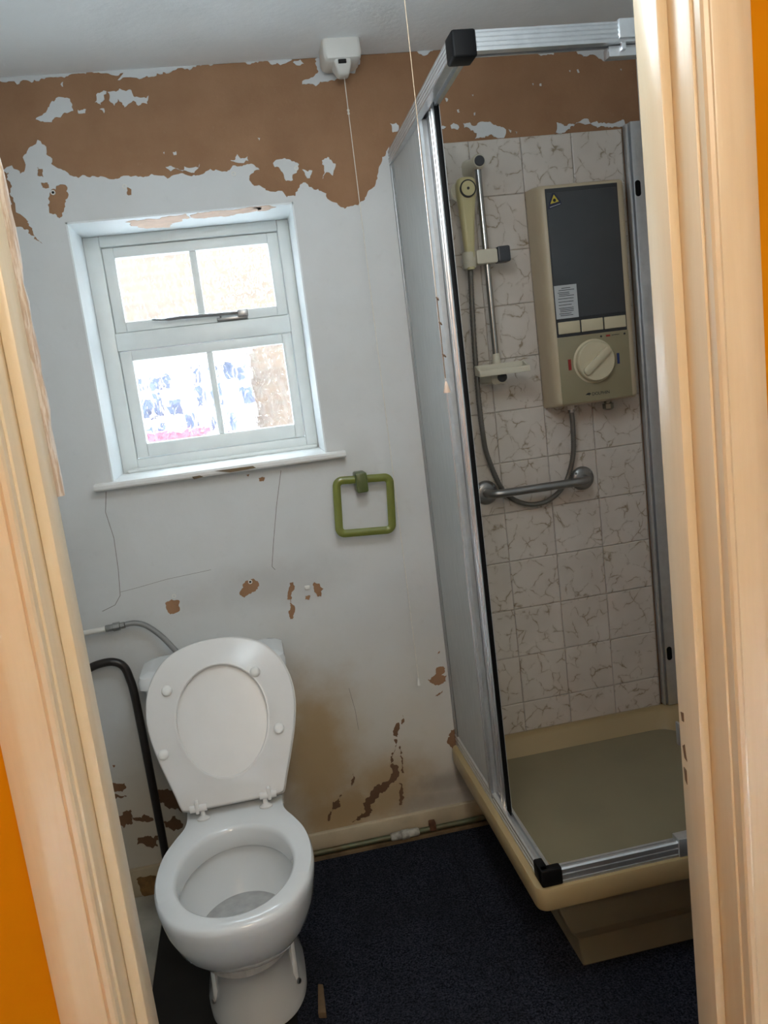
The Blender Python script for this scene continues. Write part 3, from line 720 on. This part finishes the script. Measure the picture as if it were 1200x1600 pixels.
MB().box(BX-.003, BX+.046, BY-.003, BY+.020, TZ, TZ+.040).box(BX-.003, BX+.018, BY, BY+.050, TZ, TZ+.040).build('corner_cap', M['black'], enc, bevel=.004)
sx = at(1059, 1310, 1, BY).x
MB().box(sx, XR-.010, BY-.004, BY+.026, TZ, TZ+.044).build('track_sleeve', M['alu'], enc, bevel=.002)
# wall channel by the back wall, fixed panel, sliding panel
ch = [(0, 0), (0, .012), (.004, .013), (.004, .017), (0, .018), (0, .030), (.004, .034), (.024, .034), (.024, 0)]
extrude(ch, (-.2265, -.0068, TZ), (-.2265, -.0068, RZ0), (1, 0, 0), (0, -1, 0)).build('wall_channel', M['alu_dull'], enc, smooth=20)
fp = MB().box(-.2235, -.2205, -.026, -.372, TZ+.02, RZ0+.004).build('fixed_panel', M['screen'], enc, smooth=0)
stile = [(0, 0), (-.005, .004), (-.005, .010), (.001, .012), (.001, .018), (-.006, .021), (-.006, .030), (0, .034), (.012, .034), (.012, 0)]
extrude(stile, (-.2235, -.358, TZ+.018), (-.2235, -.358, RZ0+.002), (1, 0, 0), (0, -1, 0)).build('panel_stile', M['alu'], fp, smooth=20)
MB().box(-.2255, -.2175, -.026, -.372, TZ+.020, TZ+.034).build('panel_rail', M['alu'], fp, bevel=.001)
sp = MB().box(-.2100, -.2070, -.075, -.442, TZ+.022, RZ0+.004).build('sliding_panel', M['screen'], enc, smooth=0)
stile2 = [(0, 0), (-.006, .004), (-.006, .013), (.001, .015), (.001, .022), (-.007, .025), (-.007, .033), (-.001, .035), (-.001, .039), (-.005, .041), (-.002, .046), (.010, .046), (.010, 0)]
extrude(stile2, (-.213, -.432, TZ+.020), (-.213, -.432, RZ0+.002), (1, 0, 0), (0, -1, 0)).build('panel_stile', M['alu'], sp, smooth=20)
extrude(stile, (-.211, -.075, TZ+.020), (-.211, -.075, RZ0+.002), (1, 0, 0), (0, -1, 0)).build('panel_stile', M['alu'], sp, smooth=20)
MB().box(-.212, -.202, -.110, -.432, TZ+.022, TZ+.036).build('panel_rail', M['alu'], sp, bevel=.001)
MB().box(-.217, -.206, -.4785, -.486, TZ+.010, RZ0+.010).build('edge_seal', M['black'], sp, bevel=.002)
# slotted channel in the back right corner
cz1 = at(985, 192, 1, -.02).z
cc = MB().box(.456, .462, -.030, -.007, TZ+.001, cz1-.004).box(.466, XR-.005, -.036, -.007, TZ+.001, cz1).box(.459, .470, -.022, -.007, TZ+.001, cz1-.002).build('corner_channel', M['alu'], enc, bevel=.0015)
for x, y in ((997, 294), (1046, 1021)):
    s = at(x, y, 1, -.0365)
    MB().prism(rrect(s.x-.0085, s.x+.0085, s.z-.022, s.z+.022, .008), XZ, -.0366, -.030).build('slot', M['black'], cc, smooth=30)

# ------------------------------------------------------------------ electric shower unit
unit = thing('electric_shower', (.28, 0, 1.265), 'beige electric shower unit with dark grey panel and round cream dial', 'shower unit')
Y0 = -.0095
mb = MB()
mb.loft([[(a, y, b) for a, b in rrect(x0, x1, z0, z1, r, 4)] for (y, x0, x1, z0, z1, r) in ((Y0, .150, .412, 1.262, 1.874, .006), (-.060, .152, .410, 1.264, 1.872, .008), (-.082, .155, .408, 1.266, 1.870, .012), (-.094, .162, .401, 1.269, 1.866, .014), (-.098, .170, .392, 1.273, 1.862, .012))])
casing = mb.build('casing', M['casing'], unit, smooth=40)
FYU = -.098
MB().box(.173, .383, FYU-.0015, FYU+.004, 1.459, 1.858).build('panel_frame', M['greyframe'], unit, bevel=.001)
MB().box(.176, .380, FYU-.0035, FYU, 1.509, 1.846).build('upper_panel', M['greypanel'], unit, bevel=.001)
MB().box(.173, .386, FYU-.0012, FYU+.004, 1.272, 1.458).build('lower_fascia', M['casing2'], unit, bevel=.001)
for k in range(3):
    a = .1775 + k*.0687
    MB().box(a, a+.0645, FYU-.0055, FYU, 1.4675, 1.5005).build('push_button', M['cream'], unit, bevel=.002)
kn = MB().lathe([(.0001, -.002), (.062, -.002), (.062, .002), (.057, .004), (.056, .016), (.053, .020), (.0001, .021)], (.2765, FYU, 1.383), (0, -1, 0), 40).build('dial', M['cream'], unit, smooth=30)
ang = math.radians(38); ca, sa = math.cos(ang), math.sin(ang)
gp = [(x*ca-z*sa+.2765, x*sa+z*ca+1.383) for x, z in rrect(-.050, .050, -.011, .011, .0105)]
gi = [(x*ca-z*sa+.2765, x*sa+z*ca+1.383) for x, z in rrect(-.046, .046, -.007, .007, .0065)]
MB().loft([[(a, FYU-.019, b) for a, b in gp], [(a, FYU-.027, b) for a, b in gp], [(a, FYU-.030, b) for a, b in gi]]).build('dial_grip', M['cream'], kn, smooth=40)
MB().box(.175, .2405, FYU-.0042, FYU-.003, 1.5095, 1.600).build('instruction_sticker', M['sticker'], unit, smooth=0)
stk = bpy.data.objects['instruction_sticker']
lines = MB(); lr = random.Random(2)
for k, z in enumerate([1.592, 1.5865, 1.580, 1.5755, 1.571, 1.5635, 1.555, 1.5465, 1.538, 1.5335, 1.529, 1.523, 1.518]):
    xa = .187 if k not in (2, 5, 6, 7, 8, 11) else .184
    xb = .187+lr.uniform(.030, .047)
    if k == 0: xa, xb = .196, .222
    lines.box(xa, xb, FYU-.0046, FYU-.004, z-.0008, z+.0008)
lines.build('printed_lines', M['ink'], stk, smooth=0)
ws = MB().prism([(.176, 1.803), (.2165, 1.814), (.2145, 1.823), (.199, 1.845), (.191, 1.845), (.178, 1.812)], XZ, FYU-.0045, FYU-.003).build('warning_sticker', M['navy'], unit, smooth=0)
MB().prism([(.184, 1.817), (.209, 1.822), (.196, 1.841)], XZ, FYU-.005, FYU-.0042).build('yellow_triangle', M['yellow'], ws, smooth=0)
MB().lathe([(.0001, 0), (.0045, 0), (.0045, .0005), (.0001, .0005)], (.1965, FYU-.005, 1.826), (0, -1, 0), 12).build('flower_mark', M['ink'], ws, smooth=0)
MB().prism([(.182, 1.808), (.213, 1.815), (.213, 1.8165), (.182, 1.8095)], XZ, FYU-.005, FYU-.0042).build('white_rule', M['sticker'], ws, smooth=0)
MB().box(.199, .2075, FYU-.002, FYU, 1.366, 1.396).build('hot_mark', M['red'], unit, smooth=0)
MB().box(.346, .3535, FYU-.002, FYU, 1.367, 1.397).build('cold_mark', M['blue'], unit, smooth=0)
MB().box(.318, .330, FYU-.002, FYU, 1.4465, 1.4515).build('lamp_mark', M['red'], unit, smooth=0)
for xm in (.303, .374): MB().lathe([(.0001, 0), (.003, 0), (.003, .0005), (.0001, .0005)], (xm, FYU-.0012, 1.449), (0, -1, 0), 10).build('dot_mark', M['ink'], unit, smooth=0)
MB().box(.335, .358, FYU-.0018, FYU, 1.4485, 1.4500).build('small_print', M['ink'], unit, smooth=0)
def text_mesh(body, size, loc, mat, parent, name, sx=1.0):
    cu = bpy.data.curves.new(name, 'FONT'); cu.body = body; cu.size = size; cu.extrude = .0002
    to = bpy.data.objects.new(name, cu); COL.objects.link(to)
    bpy.context.view_layer.update()
    dg = bpy.context.evaluated_depsgraph_get(); me = bpy.data.meshes.new_from_object(to.evaluated_get(dg))
    bpy.data.objects.remove(to, do_unlink=True)
    for v in me.vertices: v.co = Vector((v.co.x*sx, -v.co.z, v.co.y))
    me.materials.clear(); me.materials.append(mat)
    o = bpy.data.objects.new(name, me); COL.objects.link(o); o.parent = parent; o.location = Vector(loc)-wloc(parent); return o
text_mesh('DOLPHIN', .0125, (.2625, FYU-.0016, 1.2875), M['ink'], unit, 'maker_lettering', 1.0)
MB().prism([(.243, 1.291), (.249, 1.2955), (.255, 1.2965), (.261, 1.2925), (.256, 1.291), (.254, 1.288), (.252, 1.2905)], XZ, FYU-.0018, FYU-.001).build('fish_mark', M['ink'], unit, smooth=0)
MB().lathe([(.012, 0), (.012, .010), (.017, .012), (.017, .026), (.011, .030), (.0001, .030)], (.3265, -.060, 1.268), (0, 0, -1), 8).build('drain_nut', M['brass'], unit)
MB().lathe([(.010, 0), (.010, .014), (.008, .016), (.0001, .016)], (.2185, -.045, 1.266), (0, 0, -1), 14).build('hose_outlet', M['plastic'], unit)

# ------------------------------------------------------------------ riser rail, handset, hose
RYR = -.078; RXR = -.0025
riser = thing('shower_riser_rail', (RXR, RYR, 1.37), 'slim chrome riser rail with cream brackets and slider on the tiles', 'shower rail')
MB().tube([(RXR, RYR, 1.395), (RXR, RYR, 1.955)], .0088, 14).build('rail', M['chrome'], riser)
br = MB().loft([[(RXR + a, y, 1.945 + b) for a, b in rrect(-w, w, -h, h, r)] for (y, w, h, r) in ((-.0095, .024, .026, .018), (-.03, .019, .021, .016), (-.065, .0175, .0185, .016), (RYR-.016, .0175, .0185, .016), (RYR-.020, .015, .016, .014))]).build('bracket', M['creamlt'], riser, smooth=40)
MB().lathe([(.0001, 0), (.0135, 0), (.0135, .004), (.012, .0055), (.0001, .0055)], (RXR, RYR-.0195, 1.945), (0, -1, 0), 24).build('bracket_cap', M['gknob'], br, smooth=40)
br2 = MB().loft([[(RXR-.004 + a, y, 1.374 + b) for a, b in rrect(-w, w, -.020, .018, .008)] for (y, w) in ((-.0095, .028), (-.04, .025), (RYR-.014, .023), (RYR-.018, .020))]).build('bracket', M['creamlt'], riser, smooth=40)
MB().lathe([(.0001, 0), (.0135, 0), (.0135, .004), (.0001, .005)], (RXR+.006, RYR-.018, 1.371), (0, -1, 0), 24).build('bracket_cap', M['gknob'], br2, smooth=40)
MB().lathe([(.012, 0), (.012, .025), (.0105, .045), (.0001, .045)], (RXR, RYR, 1.392), (0, 0, 1), 16).build('rail_collar', M['creamlt'], riser)
sl = MB().prism(rrect(-.036, .024, 1.680, 1.718, .006), XZ, RYR-.022, RYR+.016).build('slider', M['creamlt'], riser, bevel=.004)
MB().prism(rrect(.0245, .060, 1.680, 1.722, .005), XZ, RYR-.024, RYR+.018).build('slider_knob', M['gknob'], riser, bevel=.004)
MB().loft([[(-.0555+r*math.cos(2*math.pi*k/16), RYR-.014+r*math.sin(2*math.pi*k/16), z) for k in range(16)] for r, z in ((.015, 1.672), (.018, 1.676), (.0195, 1.712), (.0185, 1.715))]).build('handset_holder', M['creamlt'], sl, smooth=40)
# soap dish clipped on the rail
dish = thing('soap_dish', (RXR, RYR-.02, 1.39), 'cream slotted soap dish clipped low on the riser rail', 'soap dish')
dz0, dz1 = 1.383, 1.404; dx0, dx1, dy0, dy1 = -.072, .072, RYR-.062, RYR-.012
mb = MB().box(dx0, dx1, dy0, dy0+.006, dz0-.004, dz0+.013).box(dx0, dx1, dy1-.006, dy1, dz0, dz1+.006)
for xa, xb in ((dx0, dx0+.006), (dx1-.006, dx1)):
    mb.loft([[(x, dy0+.006, dz0-.004), (x, dy1-.006, dz0), (x, dy1-.006, dz1+.006), (x, dy0+.006, dz0+.013)] for x in (xa, xb)])
mb.build('tray_rim', M['creamlt'], dish, bevel=.002)
MB().box(dx0+.006, dx1-.006, dy0+.006, dy1-.006, dz0, dz0+.003).build('tray_floor', M['greyframe'], dish, smooth=0)
for k in (-.024, .0, .024):
    MB().box(RXR+k-.0025, RXR+k+.0025, dy0+.006, dy1-.006, dz0+.003, dz0+.011).build('rib', M['creamlt'], dish, bevel=.001)
hs = thing('shower_handset', (-.055, RYR-.014, 1.70), 'yellowed plastic shower handset hanging in the slider on the rail', 'shower head')
HP = [(1.668, .0105, .0105, 0), (1.70, .0125, .0120, 0), (1.74, .0150, .0135, 0), (1.79, .0185, .0150, -.002), (1.83, .0225, .0165, -.005), (1.865, .0265, .0185, -.009), (1.888, .0265, .0185, -.011), (1.899, .0225, .015, -.011), (1.903, .015, .010, -.011)]
mb = MB(); rings = []
for z, a, b, dy in HP:
    f_ = (z-1.668)/.235; x = -.0555 + (-.046+.0555)*f_ - .004*f_
    rings.append([(x+u, RYR-.020+dy+v, z) for u, v in rrect(-a, a, -b, b, min(a, b)*.75, 4)])
mb.loft(rings).build('handle', M['yellowed'], hs, smooth=50)
oc = (-.050, RYR-.020-.0115-.0185, 1.872)
el = lambda r, k: (oc[0]+r*math.cos(2*math.pi*k/28)*1.02, oc[2]+r*math.sin(2*math.pi*k/28)*1.05)
MB().prism([el(.0215, k) for k in range(28)], XZ, oc[1]+.010, oc[1]-.0012).build('badge_ring', M['ink'], hs, smooth=0)
MB().prism([el(.0180, k) for k in range(28)], XZ, oc[1]+.010, oc[1]-.0020).build('badge_face', M['yellowed'], hs, smooth=0)
MB().prism([el(.0035, k) for k in range(28)], XZ, oc[1]+.010, oc[1]-.0026).build('badge_dot', M['ink'], hs, smooth=0)
MB().lathe([(.0001, 0), (.034, 0), (.036, .004), (.030, .012), (.0001, .013)], (-.052, RYR-.012, 1.872), (0, .9, -.45), 24).build('spray_plate', M['creamlt'], hs, smooth=40)
hose_pts = [(-.0555, RYR-.014, 1.670), (-.056, -.080, 1.60), (-.0585, -.066, 1.45), (-.058, -.055, 1.32), (-.054, -.048, 1.22), (-.044, -.038, 1.15), (-.010, -.030, 1.052), (.026, -.028, 1.010), (.082, -.028, .987), (.140, -.028, .996), (.190, -.028, 1.038), (.217, -.034, 1.115), (.2195, -.045, 1.20), (.2185, -.045, 1.252)]
hp = catmull(hose_pts, 26)
hose = thing('shower_hose', (.08, -.028, .98), 'ribbed steel shower hose looping from the handset down to the unit', 'hose')
MB().tube(hp, [.0068 if (i % 2) else .0078 for i in range(len(hp))], 10).build('ribbed_tube', M['hosem'], hose, smooth=60)
MB().tube([hp[-8], hp[-1]], .0095, 10).build('end_nut', M['chrome'], hose)

# ------------------------------------------------------------------ grab rail
gr = thing('grab_rail', (.10, -.03, 1.04), 'short brushed steel grab rail screwed across the shower tiles', 'grab rail')
ga, gb, gy, gz = -.052, .250, -.068, 1.0405
gpth = catmull([(ga, -.012, gz), (ga+.001, -.04, gz), (ga+.010, -.060, gz), (ga+.032, gy, gz), (ga+.06, gy, gz), ((ga+gb)/2, gy, gz), (gb-.06, gy, gz), (gb-.032, gy, gz), (gb-.010, -.060, gz), (gb-.001, -.04, gz), (gb, -.012, gz)], 5)
MB().tube(gpth, .0125, 16).build('bar', M['steel'], gr, smooth=60)
for x in (ga, gb):
    fl = MB().lathe([(.036, 0), (.036, .004), (.033, .010), (.024, .014), (.015, .015), (.0001, .015)], (x, -.0095, gz), (0, -1, 0), 28).build('flange', M['steel'], gr, smooth=40)
    for s_ in (-1, 1):
        MB().lathe([(.0001, 0), (.004, 0), (.0035, .002), (.0001, .002)], (x+s_*.022, -.0205, gz+.018), (0, -1, 0), 10).build('screw', M['chrome'], fl)

# ------------------------------------------------------------------ towel ring
tw = thing('towel_ring', (-.418, 0, 1.13), 'olive green square plastic towel ring below the right end of the window sill', 'towel ring')
ca, sa = math.cos(math.radians(-4)), math.sin(math.radians(-4)); tcx, tcz = -.4185, 1.0605
def rot(poly): return [(tcx+(x*ca-z*sa), tcz+(x*sa+z*ca)) for x, z in poly]
mb = MB(); R0 = []
sections = [(.000, -.034), (-.0012, -.040), (.006, -.046), (.014, -.046), (.0212, -.040), (.020, -.034), (.014, -.030), (.006, -.030)]
hw, hh = .0865, .0860
for d, y in sections:
    R0.append([(a, y, b) for a, b in rot(rrect(-hw+d, hw-d, -hh+d, hh-d, max(.026-d, .006), 8))])
R0.append(R0[0]); mb.loft(R0, False, False).build('ring', M['greenring'], tw, smooth=60)
MB().prism(rrect(-.4365, -.4035, 1.100, 1.157, .006), XZ, -.002, -.060).build('wall_bracket', M['greendark'], tw, bevel=.004)

# ------------------------------------------------------------------ pull cords
pc = thing('ceiling_pull_switch', (-.338, -.075, 2.178), 'white box pull-cord switch on the ceiling above the bare plaster', 'switch')
mb = MB().loft([rr3(-.386, -.290, -.122, -.026, .010, ZC), rr3(-.387, -.289, -.123, -.025, .011, 2.225), rr3(-.384, -.292, -.120, -.028, .012, 2.214), rr3(-.378, -.300, -.110, -.035, .012, 2.208)])
bodyo = mb.build('body', M['plastic'], pc, smooth=40)
MB().loft([rr3(-.364, -.316, -.118, -.050, .008, 2.222), rr3(-.360, -.318, -.116, -.056, .008, 2.200), rr3(-.352, -.322, -.104, -.062, .008, 2.184), rr3(-.348, -.326, -.098, -.068, .006, 2.180)]).build('nose', M['plastic'], pc, smooth=40)
w_ = at(535, 95, 1, -.1232)
MB().box(w_.x-.010, w_.x+.010, -.1245, -.118, w_.z-.004, w_.z+.004).build('indicator', M['dark'], pc, smooth=0)
cx_, cy_ = -.334, -.075
MB().tube([(cx_, cy_, 2.181), (cx_+.001, cy_, 1.6), (cx_+.004, cy_, .535)], .0011, 6).build('cord', M['cord'], pc)
kz = at(541, 175, 1, cy_).z
MB().lathe([(.001, -.008), (.0035, -.005), (.002, 0), (.0035, .004), (.001, .008)], (cx_, cy_, kz), (0, 0, 1), 8).build('knot', M['cord'], pc)
MB().lathe([(.0025, .0), (.0032, -.004), (.0055, -.022), (.0001, -.022)], (cx_+.004, cy_, .537), (0, 0, 1), 10).build('pull', M['plastic'], pc)
ZK = -.90
k0 = at(697, 600, 1, ZK); cz0 = at(637, 0, 1, ZK)
pc2 = thing('light_pull_cord', (k0.x, ZK, k0.z), 'long grubby pull cord with small cone hanging in front of the screen', 'pull cord')
MB().tube([(k0.x, ZK, ZC), (k0.x, ZK, at(688, 465, 1, ZK).z)], .0006, 6).build('cord', M['cord2'], pc2)
MB().tube([(k0.x, ZK, at(688, 465, 1, ZK).z), (k0.x, ZK, k0.z+.01)], .0009, 6).build('old_cord', M['cordold'], pc2)
MB().lathe([(.001, 0), (.0022, -.002), (.0062, -.018), (.0062, -.020), (.0001, -.020)], (k0.x, ZK, at(695, 596, 1, ZK).z), (0, 0, 1), 12).build('cone', M['cone'], pc2)
for py, dxk in ((466, .003), (505, .004), (556, .005)):
    z = at(690, py, 1, ZK).z
    MB().tube([(k0.x-.001, ZK, z+.003), (k0.x+dxk*.4, ZK-.001, z), (k0.x+dxk, ZK, z-.003)], [.0012, .0020, .0010], 6).build('knot', M['cordold'], pc2)
MB().lathe([(.030, 0), (.030, -.012), (.022, -.022), (.006, -.026), (.0001, -.026)], (k0.x, ZK, ZC), (0, 0, 1), 20).build('ceiling_rose', M['plastic'], pc2)

# ------------------------------------------------------------------ toilet
TCX = -.884
wc = thing('toilet', (TCX, -.45, 0), 'white close-coupled toilet with seat and lid raised under the window', 'toilet')
half = [(.0, -.185), (.070, -.185), (.118, -.190), (.124, -.23), (.124, -.30), (.122, -.36), (.127, -.40), (.146, -.445), (.167, -.505), (.176, -.575), (.1725, -.645), (.155, -.712), (.120, -.770), (.068, -.806), (.0, -.817)]
def ring_of(deck, sx, fy, z, grow=0, back=-.185):
    pts = []
    for x, y in half:
        w = min(1, max(0, (-.36-y)/.17)); s_ = (deck/.124)*(1-w) + sx*w
        yy = y if y > -.30 else -.30 + (y+.30)*(fy+.30)/(-.817+.30)
        yy = min(yy, back) if y > -.2 else yy
        pts.append((x*s_, yy))
    full = pts + [(-x, y) for x, y in pts[-2:0:-1]]
    return [(TCX+v.x, v.y, z) for v in catmull([(x, y, 0) for x, y in full], 4, True)]
N_ = len(ring_of(.124, 1, -.817, .39))
def inner(hx, hy, cyy, z, egg=0.0):
    out = []
    outer = ring_of(.124, 1, -.817, z)
    # parameter: spread evenly, starting at the back, the same way round
    for k in range(N_):
        # direction of the outer point seen from the opening's centre keeps the quads tidy
        ox, oy = outer[k][0]-TCX, outer[k][1]-cyy
        a = math.atan2(ox/hx, oy/hy)
        out.append((TCX+hx*math.sin(a)*(1+egg*math.cos(a)), cyy+hy*math.cos(a), z))
    return out
RZ = .392
levels = [ring_of(.104, .66, -.650, .006, back=-.24), ring_of(.104, .66, -.650, .03, back=-.24), ring_of(.090, .56, -.640, .07, back=-.23), ring_of(.086, .54, -.642, .12, back=-.22), ring_of(.088, .56, -.655, .165, back=-.21),
          ring_of(.094, .64, -.690, .20), ring_of(.104, .77, -.737, .235), ring_of(.113, .885, -.775, .275), ring_of(.119, .955, -.800, .32), ring_of(.122, .99, -.813, .36), ring_of(.124, 1.0, -.817, .378), ring_of(.1235, .993, -.8145, .387), ring_of(.121, .975, -.808, RZ)]
levels += [inner(.138, .178, -.602, RZ), inner(.132, .171, -.602, RZ-.003), inner(.128, .166, -.602, RZ-.012), inner(.127, .165, -.602, RZ-.050), inner(.129, .167, -.602, RZ-.055), inner(.138, .174, -.602, RZ-.058), inner(.140, .175, -.602, RZ-.075), inner(.120, .150, -.602, RZ-.13), inner(.090, .115, -.600, RZ-.185), inner(.060, .080, -.590, RZ-.215), inner(.03, .04, -.58, RZ-.225)]
MB().loft(levels).build('pan', M['ceramic'], wc, smooth=50)
MB().prism([(TCX+.106*math.sin(2*math.pi*k/40), -.600+.134*math.cos(2*math.pi*k/40)) for k in range(40)], lambda a, b, d: (a, b, d), RZ-.175, RZ-.155).build('bowl_water', M['water'], wc, smooth=0)
# fixing lugs on the foot and the teal mark
for s_ in (-1, 1):
    MB().loft([[(TCX+s_*(.084+a), y+b, z) for a, b in rrect(-.012, .016, -.022, .022, .010)] for y, z in ((-.555, .020), (-.555, .045), (-.53, .10), (-.50, .155))]).build('fixing_lug', M['ceramic'], wc, smooth=50)
    MB().lathe([(.0001, 0), (.007, 0), (.006, .004), (.0001, .005)], (TCX+s_*.098, -.575, .055), (s_*.8, -.6, .1), 10).build('fixing_cap', M['steel'], wc)
p = at(424, 1599, 2, .012)
MB().lathe([(.0001, 0), (.010, 0), (.010, .0015), (.0001, .002)], (p.x, -.651, .014), (0, -1, .1), 14).build('foot_sticker', simple('teal_sticker', (.0, .13, .11), .4), wc, smooth=0)
# cistern
def rb(x0, x1, y0, y1, z, r=.025): return rr3(x0, x1, y0, y1, r, z)
MB().loft([rb(-1.060, -.738, -.165, -.030, .385), rb(-1.065, -.732, -.168, -.026, .40), rb(-1.079, -.718, -.172, -.024, .62), rb(-1.082, -.716, -.173, -.024, .676)]).build('cistern', M['ceramic'], wc, smooth=50)
MB().loft([rb(-1.090, -.706, -.180, -.020, .676), rb(-1.094, -.703, -.183, -.018, .680), rb(-1.094, -.703, -.183, -.018, .700), rb(-1.090, -.706, -.178, -.020, .711), rb(-1.068, -.724, -.158, -.028, .719, .02), rb(-1.060, -.735, -.15, -.035, .7195, .02)]).build('cistern_lid', M['ceramic'], wc, smooth=32)
# seat and lid, leaning back on the cistern
TILT = math.radians(24.5); HO = Vector((TCX, -.355, .408))
ev = Vector((0, math.sin(TILT), math.cos(TILT))); en = Vector((0, -math.cos(TILT), math.sin(TILT)))
def sp3(a, b, d): return tuple(HO + Vector((1, 0, 0))*a + ev*b + en*d)
sh = [(0, .004), (.090, .004), (.122, .006), (.131, .018), (.141, .05), (.160, .105), (.178, .165), (.189, .23), (.184, .292), (.162, .346), (.122, .389), (.065, .412), (0, .419)]
def seat_ring(k, d, off=0):
    pts = sh + [(-x, v) for x, v in sh[-2:0:-1]]
    c = Vector((0, .21, 0))
    cs = catmull([(x, v, 0) for x, v in pts], 4, True)
    return [sp3(*(((q-c)*k + c).xy), d) for q in cs]
NS = len(seat_ring(1, 0))
def hole_ring(hx, hv, cv_, d):
    out = []; cs = seat_ring(1, 0)
    for q in cs:
        r = Vector(q)-HO; a = r.x; b = r.dot(ev)-cv_
        an = math.atan2(a/hx, b/hv)
        # blunt egg, wider towards the top
        out.append(sp3(hx*math.sin(an)*(1+.05*math.cos(an)), cv_+hv*math.cos(an), d))
    return out
MB().loft([hole_ring(.117, .144, .208, 0), seat_ring(.965, 0), seat_ring(.99, .003), seat_ring(1.0, .009), seat_ring(.99, .014), seat_ring(.972, .0155), hole_ring(.127, .153, .208, .0125), hole_ring(.121, .148, .208, .0165), hole_ring(.116, .143, .208, .0165), hole_ring(.113, .140, .208, .012), hole_ring(.117, .144, .208, 0)], False, False).build('seat_ring', M['seat'], wc, smooth=50)
MB().loft([seat_ring(.98, -.016), seat_ring(1.005, -.012), seat_ring(1.012, -.004), seat_ring(1.008, -.001), seat_ring(.98, -.001)]).build('lid', M['seat'], wc, smooth=50)
for x, y in ((260.5, 1079.5), (398.5, 1049.5), (255.5, 1179.5), (436, 1138)):
    q = onplane(x, y, HO+en*.016, en)
    MB().lathe([(.0135, 0), (.0135, .004), (.0115, .0075), (.006, .009), (.0001, .0092)], tuple(q-en*.002), tuple(en), 18).build('seat_buffer', M['buffer'], wc, smooth=50)
for s_ in (-1, 1):
    hx = TCX + s_*.0775
    hg = MB().lathe([(.0001, 0), (.0165, 0), (.017, .003), (.012, .006), (.0065, .010), (.0055, .028), (.0065, .034), (.0001, .036)], (hx, -.366, RZ-.001), (0, .15, 1), 16).build('hinge_post', M['seat'], wc, smooth=50)
    MB().tube([(hx-.012 if s_ > 0 else hx-.030, -.362, .420), (hx+.030 if s_ > 0 else hx+.012, -.362, .420)], .0095, 14).build('hinge_barrel', M['seat'], hg, smooth=40)
    MB().box(hx-.005+s_*.012, hx+.005+s_*.012, -.372, -.352, .408, .440).build('hinge_arm', M['seat'], hg, bevel=.003)

# packing block by the foot
blk = at(497, 1560, 2, .012)
tag(MB().prism([(blk.x-.004, blk.y-.055), (blk.x+.014, blk.y-.060), (blk.x+.016, blk.y+.03), (blk.x+.004, blk.y+.035)], lambda a, b, d: (a, b, d), .0065, .022).build('packing_wedge', M['wood'], None, bevel=.002), 'small brown wood wedge on the carpet beside the toilet foot', 'wedge')

# ------------------------------------------------------------------ pipes by the cistern
wp = thing('water_supply_pipe', (-1.15, -.03, .70), 'white pipe and braided flexible hose feeding the cistern from the left', 'pipe')
MB().tube([(XL+.003, -.032, .822), (-1.168, -.032, .8245)], .0078, 12).build('white_tube', M['plastic'], wp)
MB().lathe([(.009, -.030), (.010, -.028), (.010, -.010), (.0125, -.009), (.0125, .009), (.0095, .010), (.0095, .022), (.006, .024)], (-1.146, -.032, .826), (1, 0, .04), 8).build('valve_nut', M['chrome'], wp)
fl = catmull([(-1.122, -.032, .828), (-1.095, -.034, .828), (-1.065, -.038, .815), (-1.030, -.048, .782), (-1.000, -.060, .742), (-.985, -.066, .7205)], 8)
MB().tube(fl, .0078, 12).build('braided_hose', M['braid'], wp)
bp = thing('black_waste_pipe', (-1.128, -.03, 0), 'black pipe bending down the wall to the left of the cistern', 'pipe')
MB().tube(catmull([(XL+.003, -.034, .718), (-1.215, -.034, .728), (-1.175, -.034, .729), (-1.148, -.034, .712), (-1.137, -.034, .675), (-1.131, -.034, .60), (-1.128, -.034, .30), (-1.127, -.034, .002)], 8), .0115, 14).build('tube', M['blackpipe'], bp)
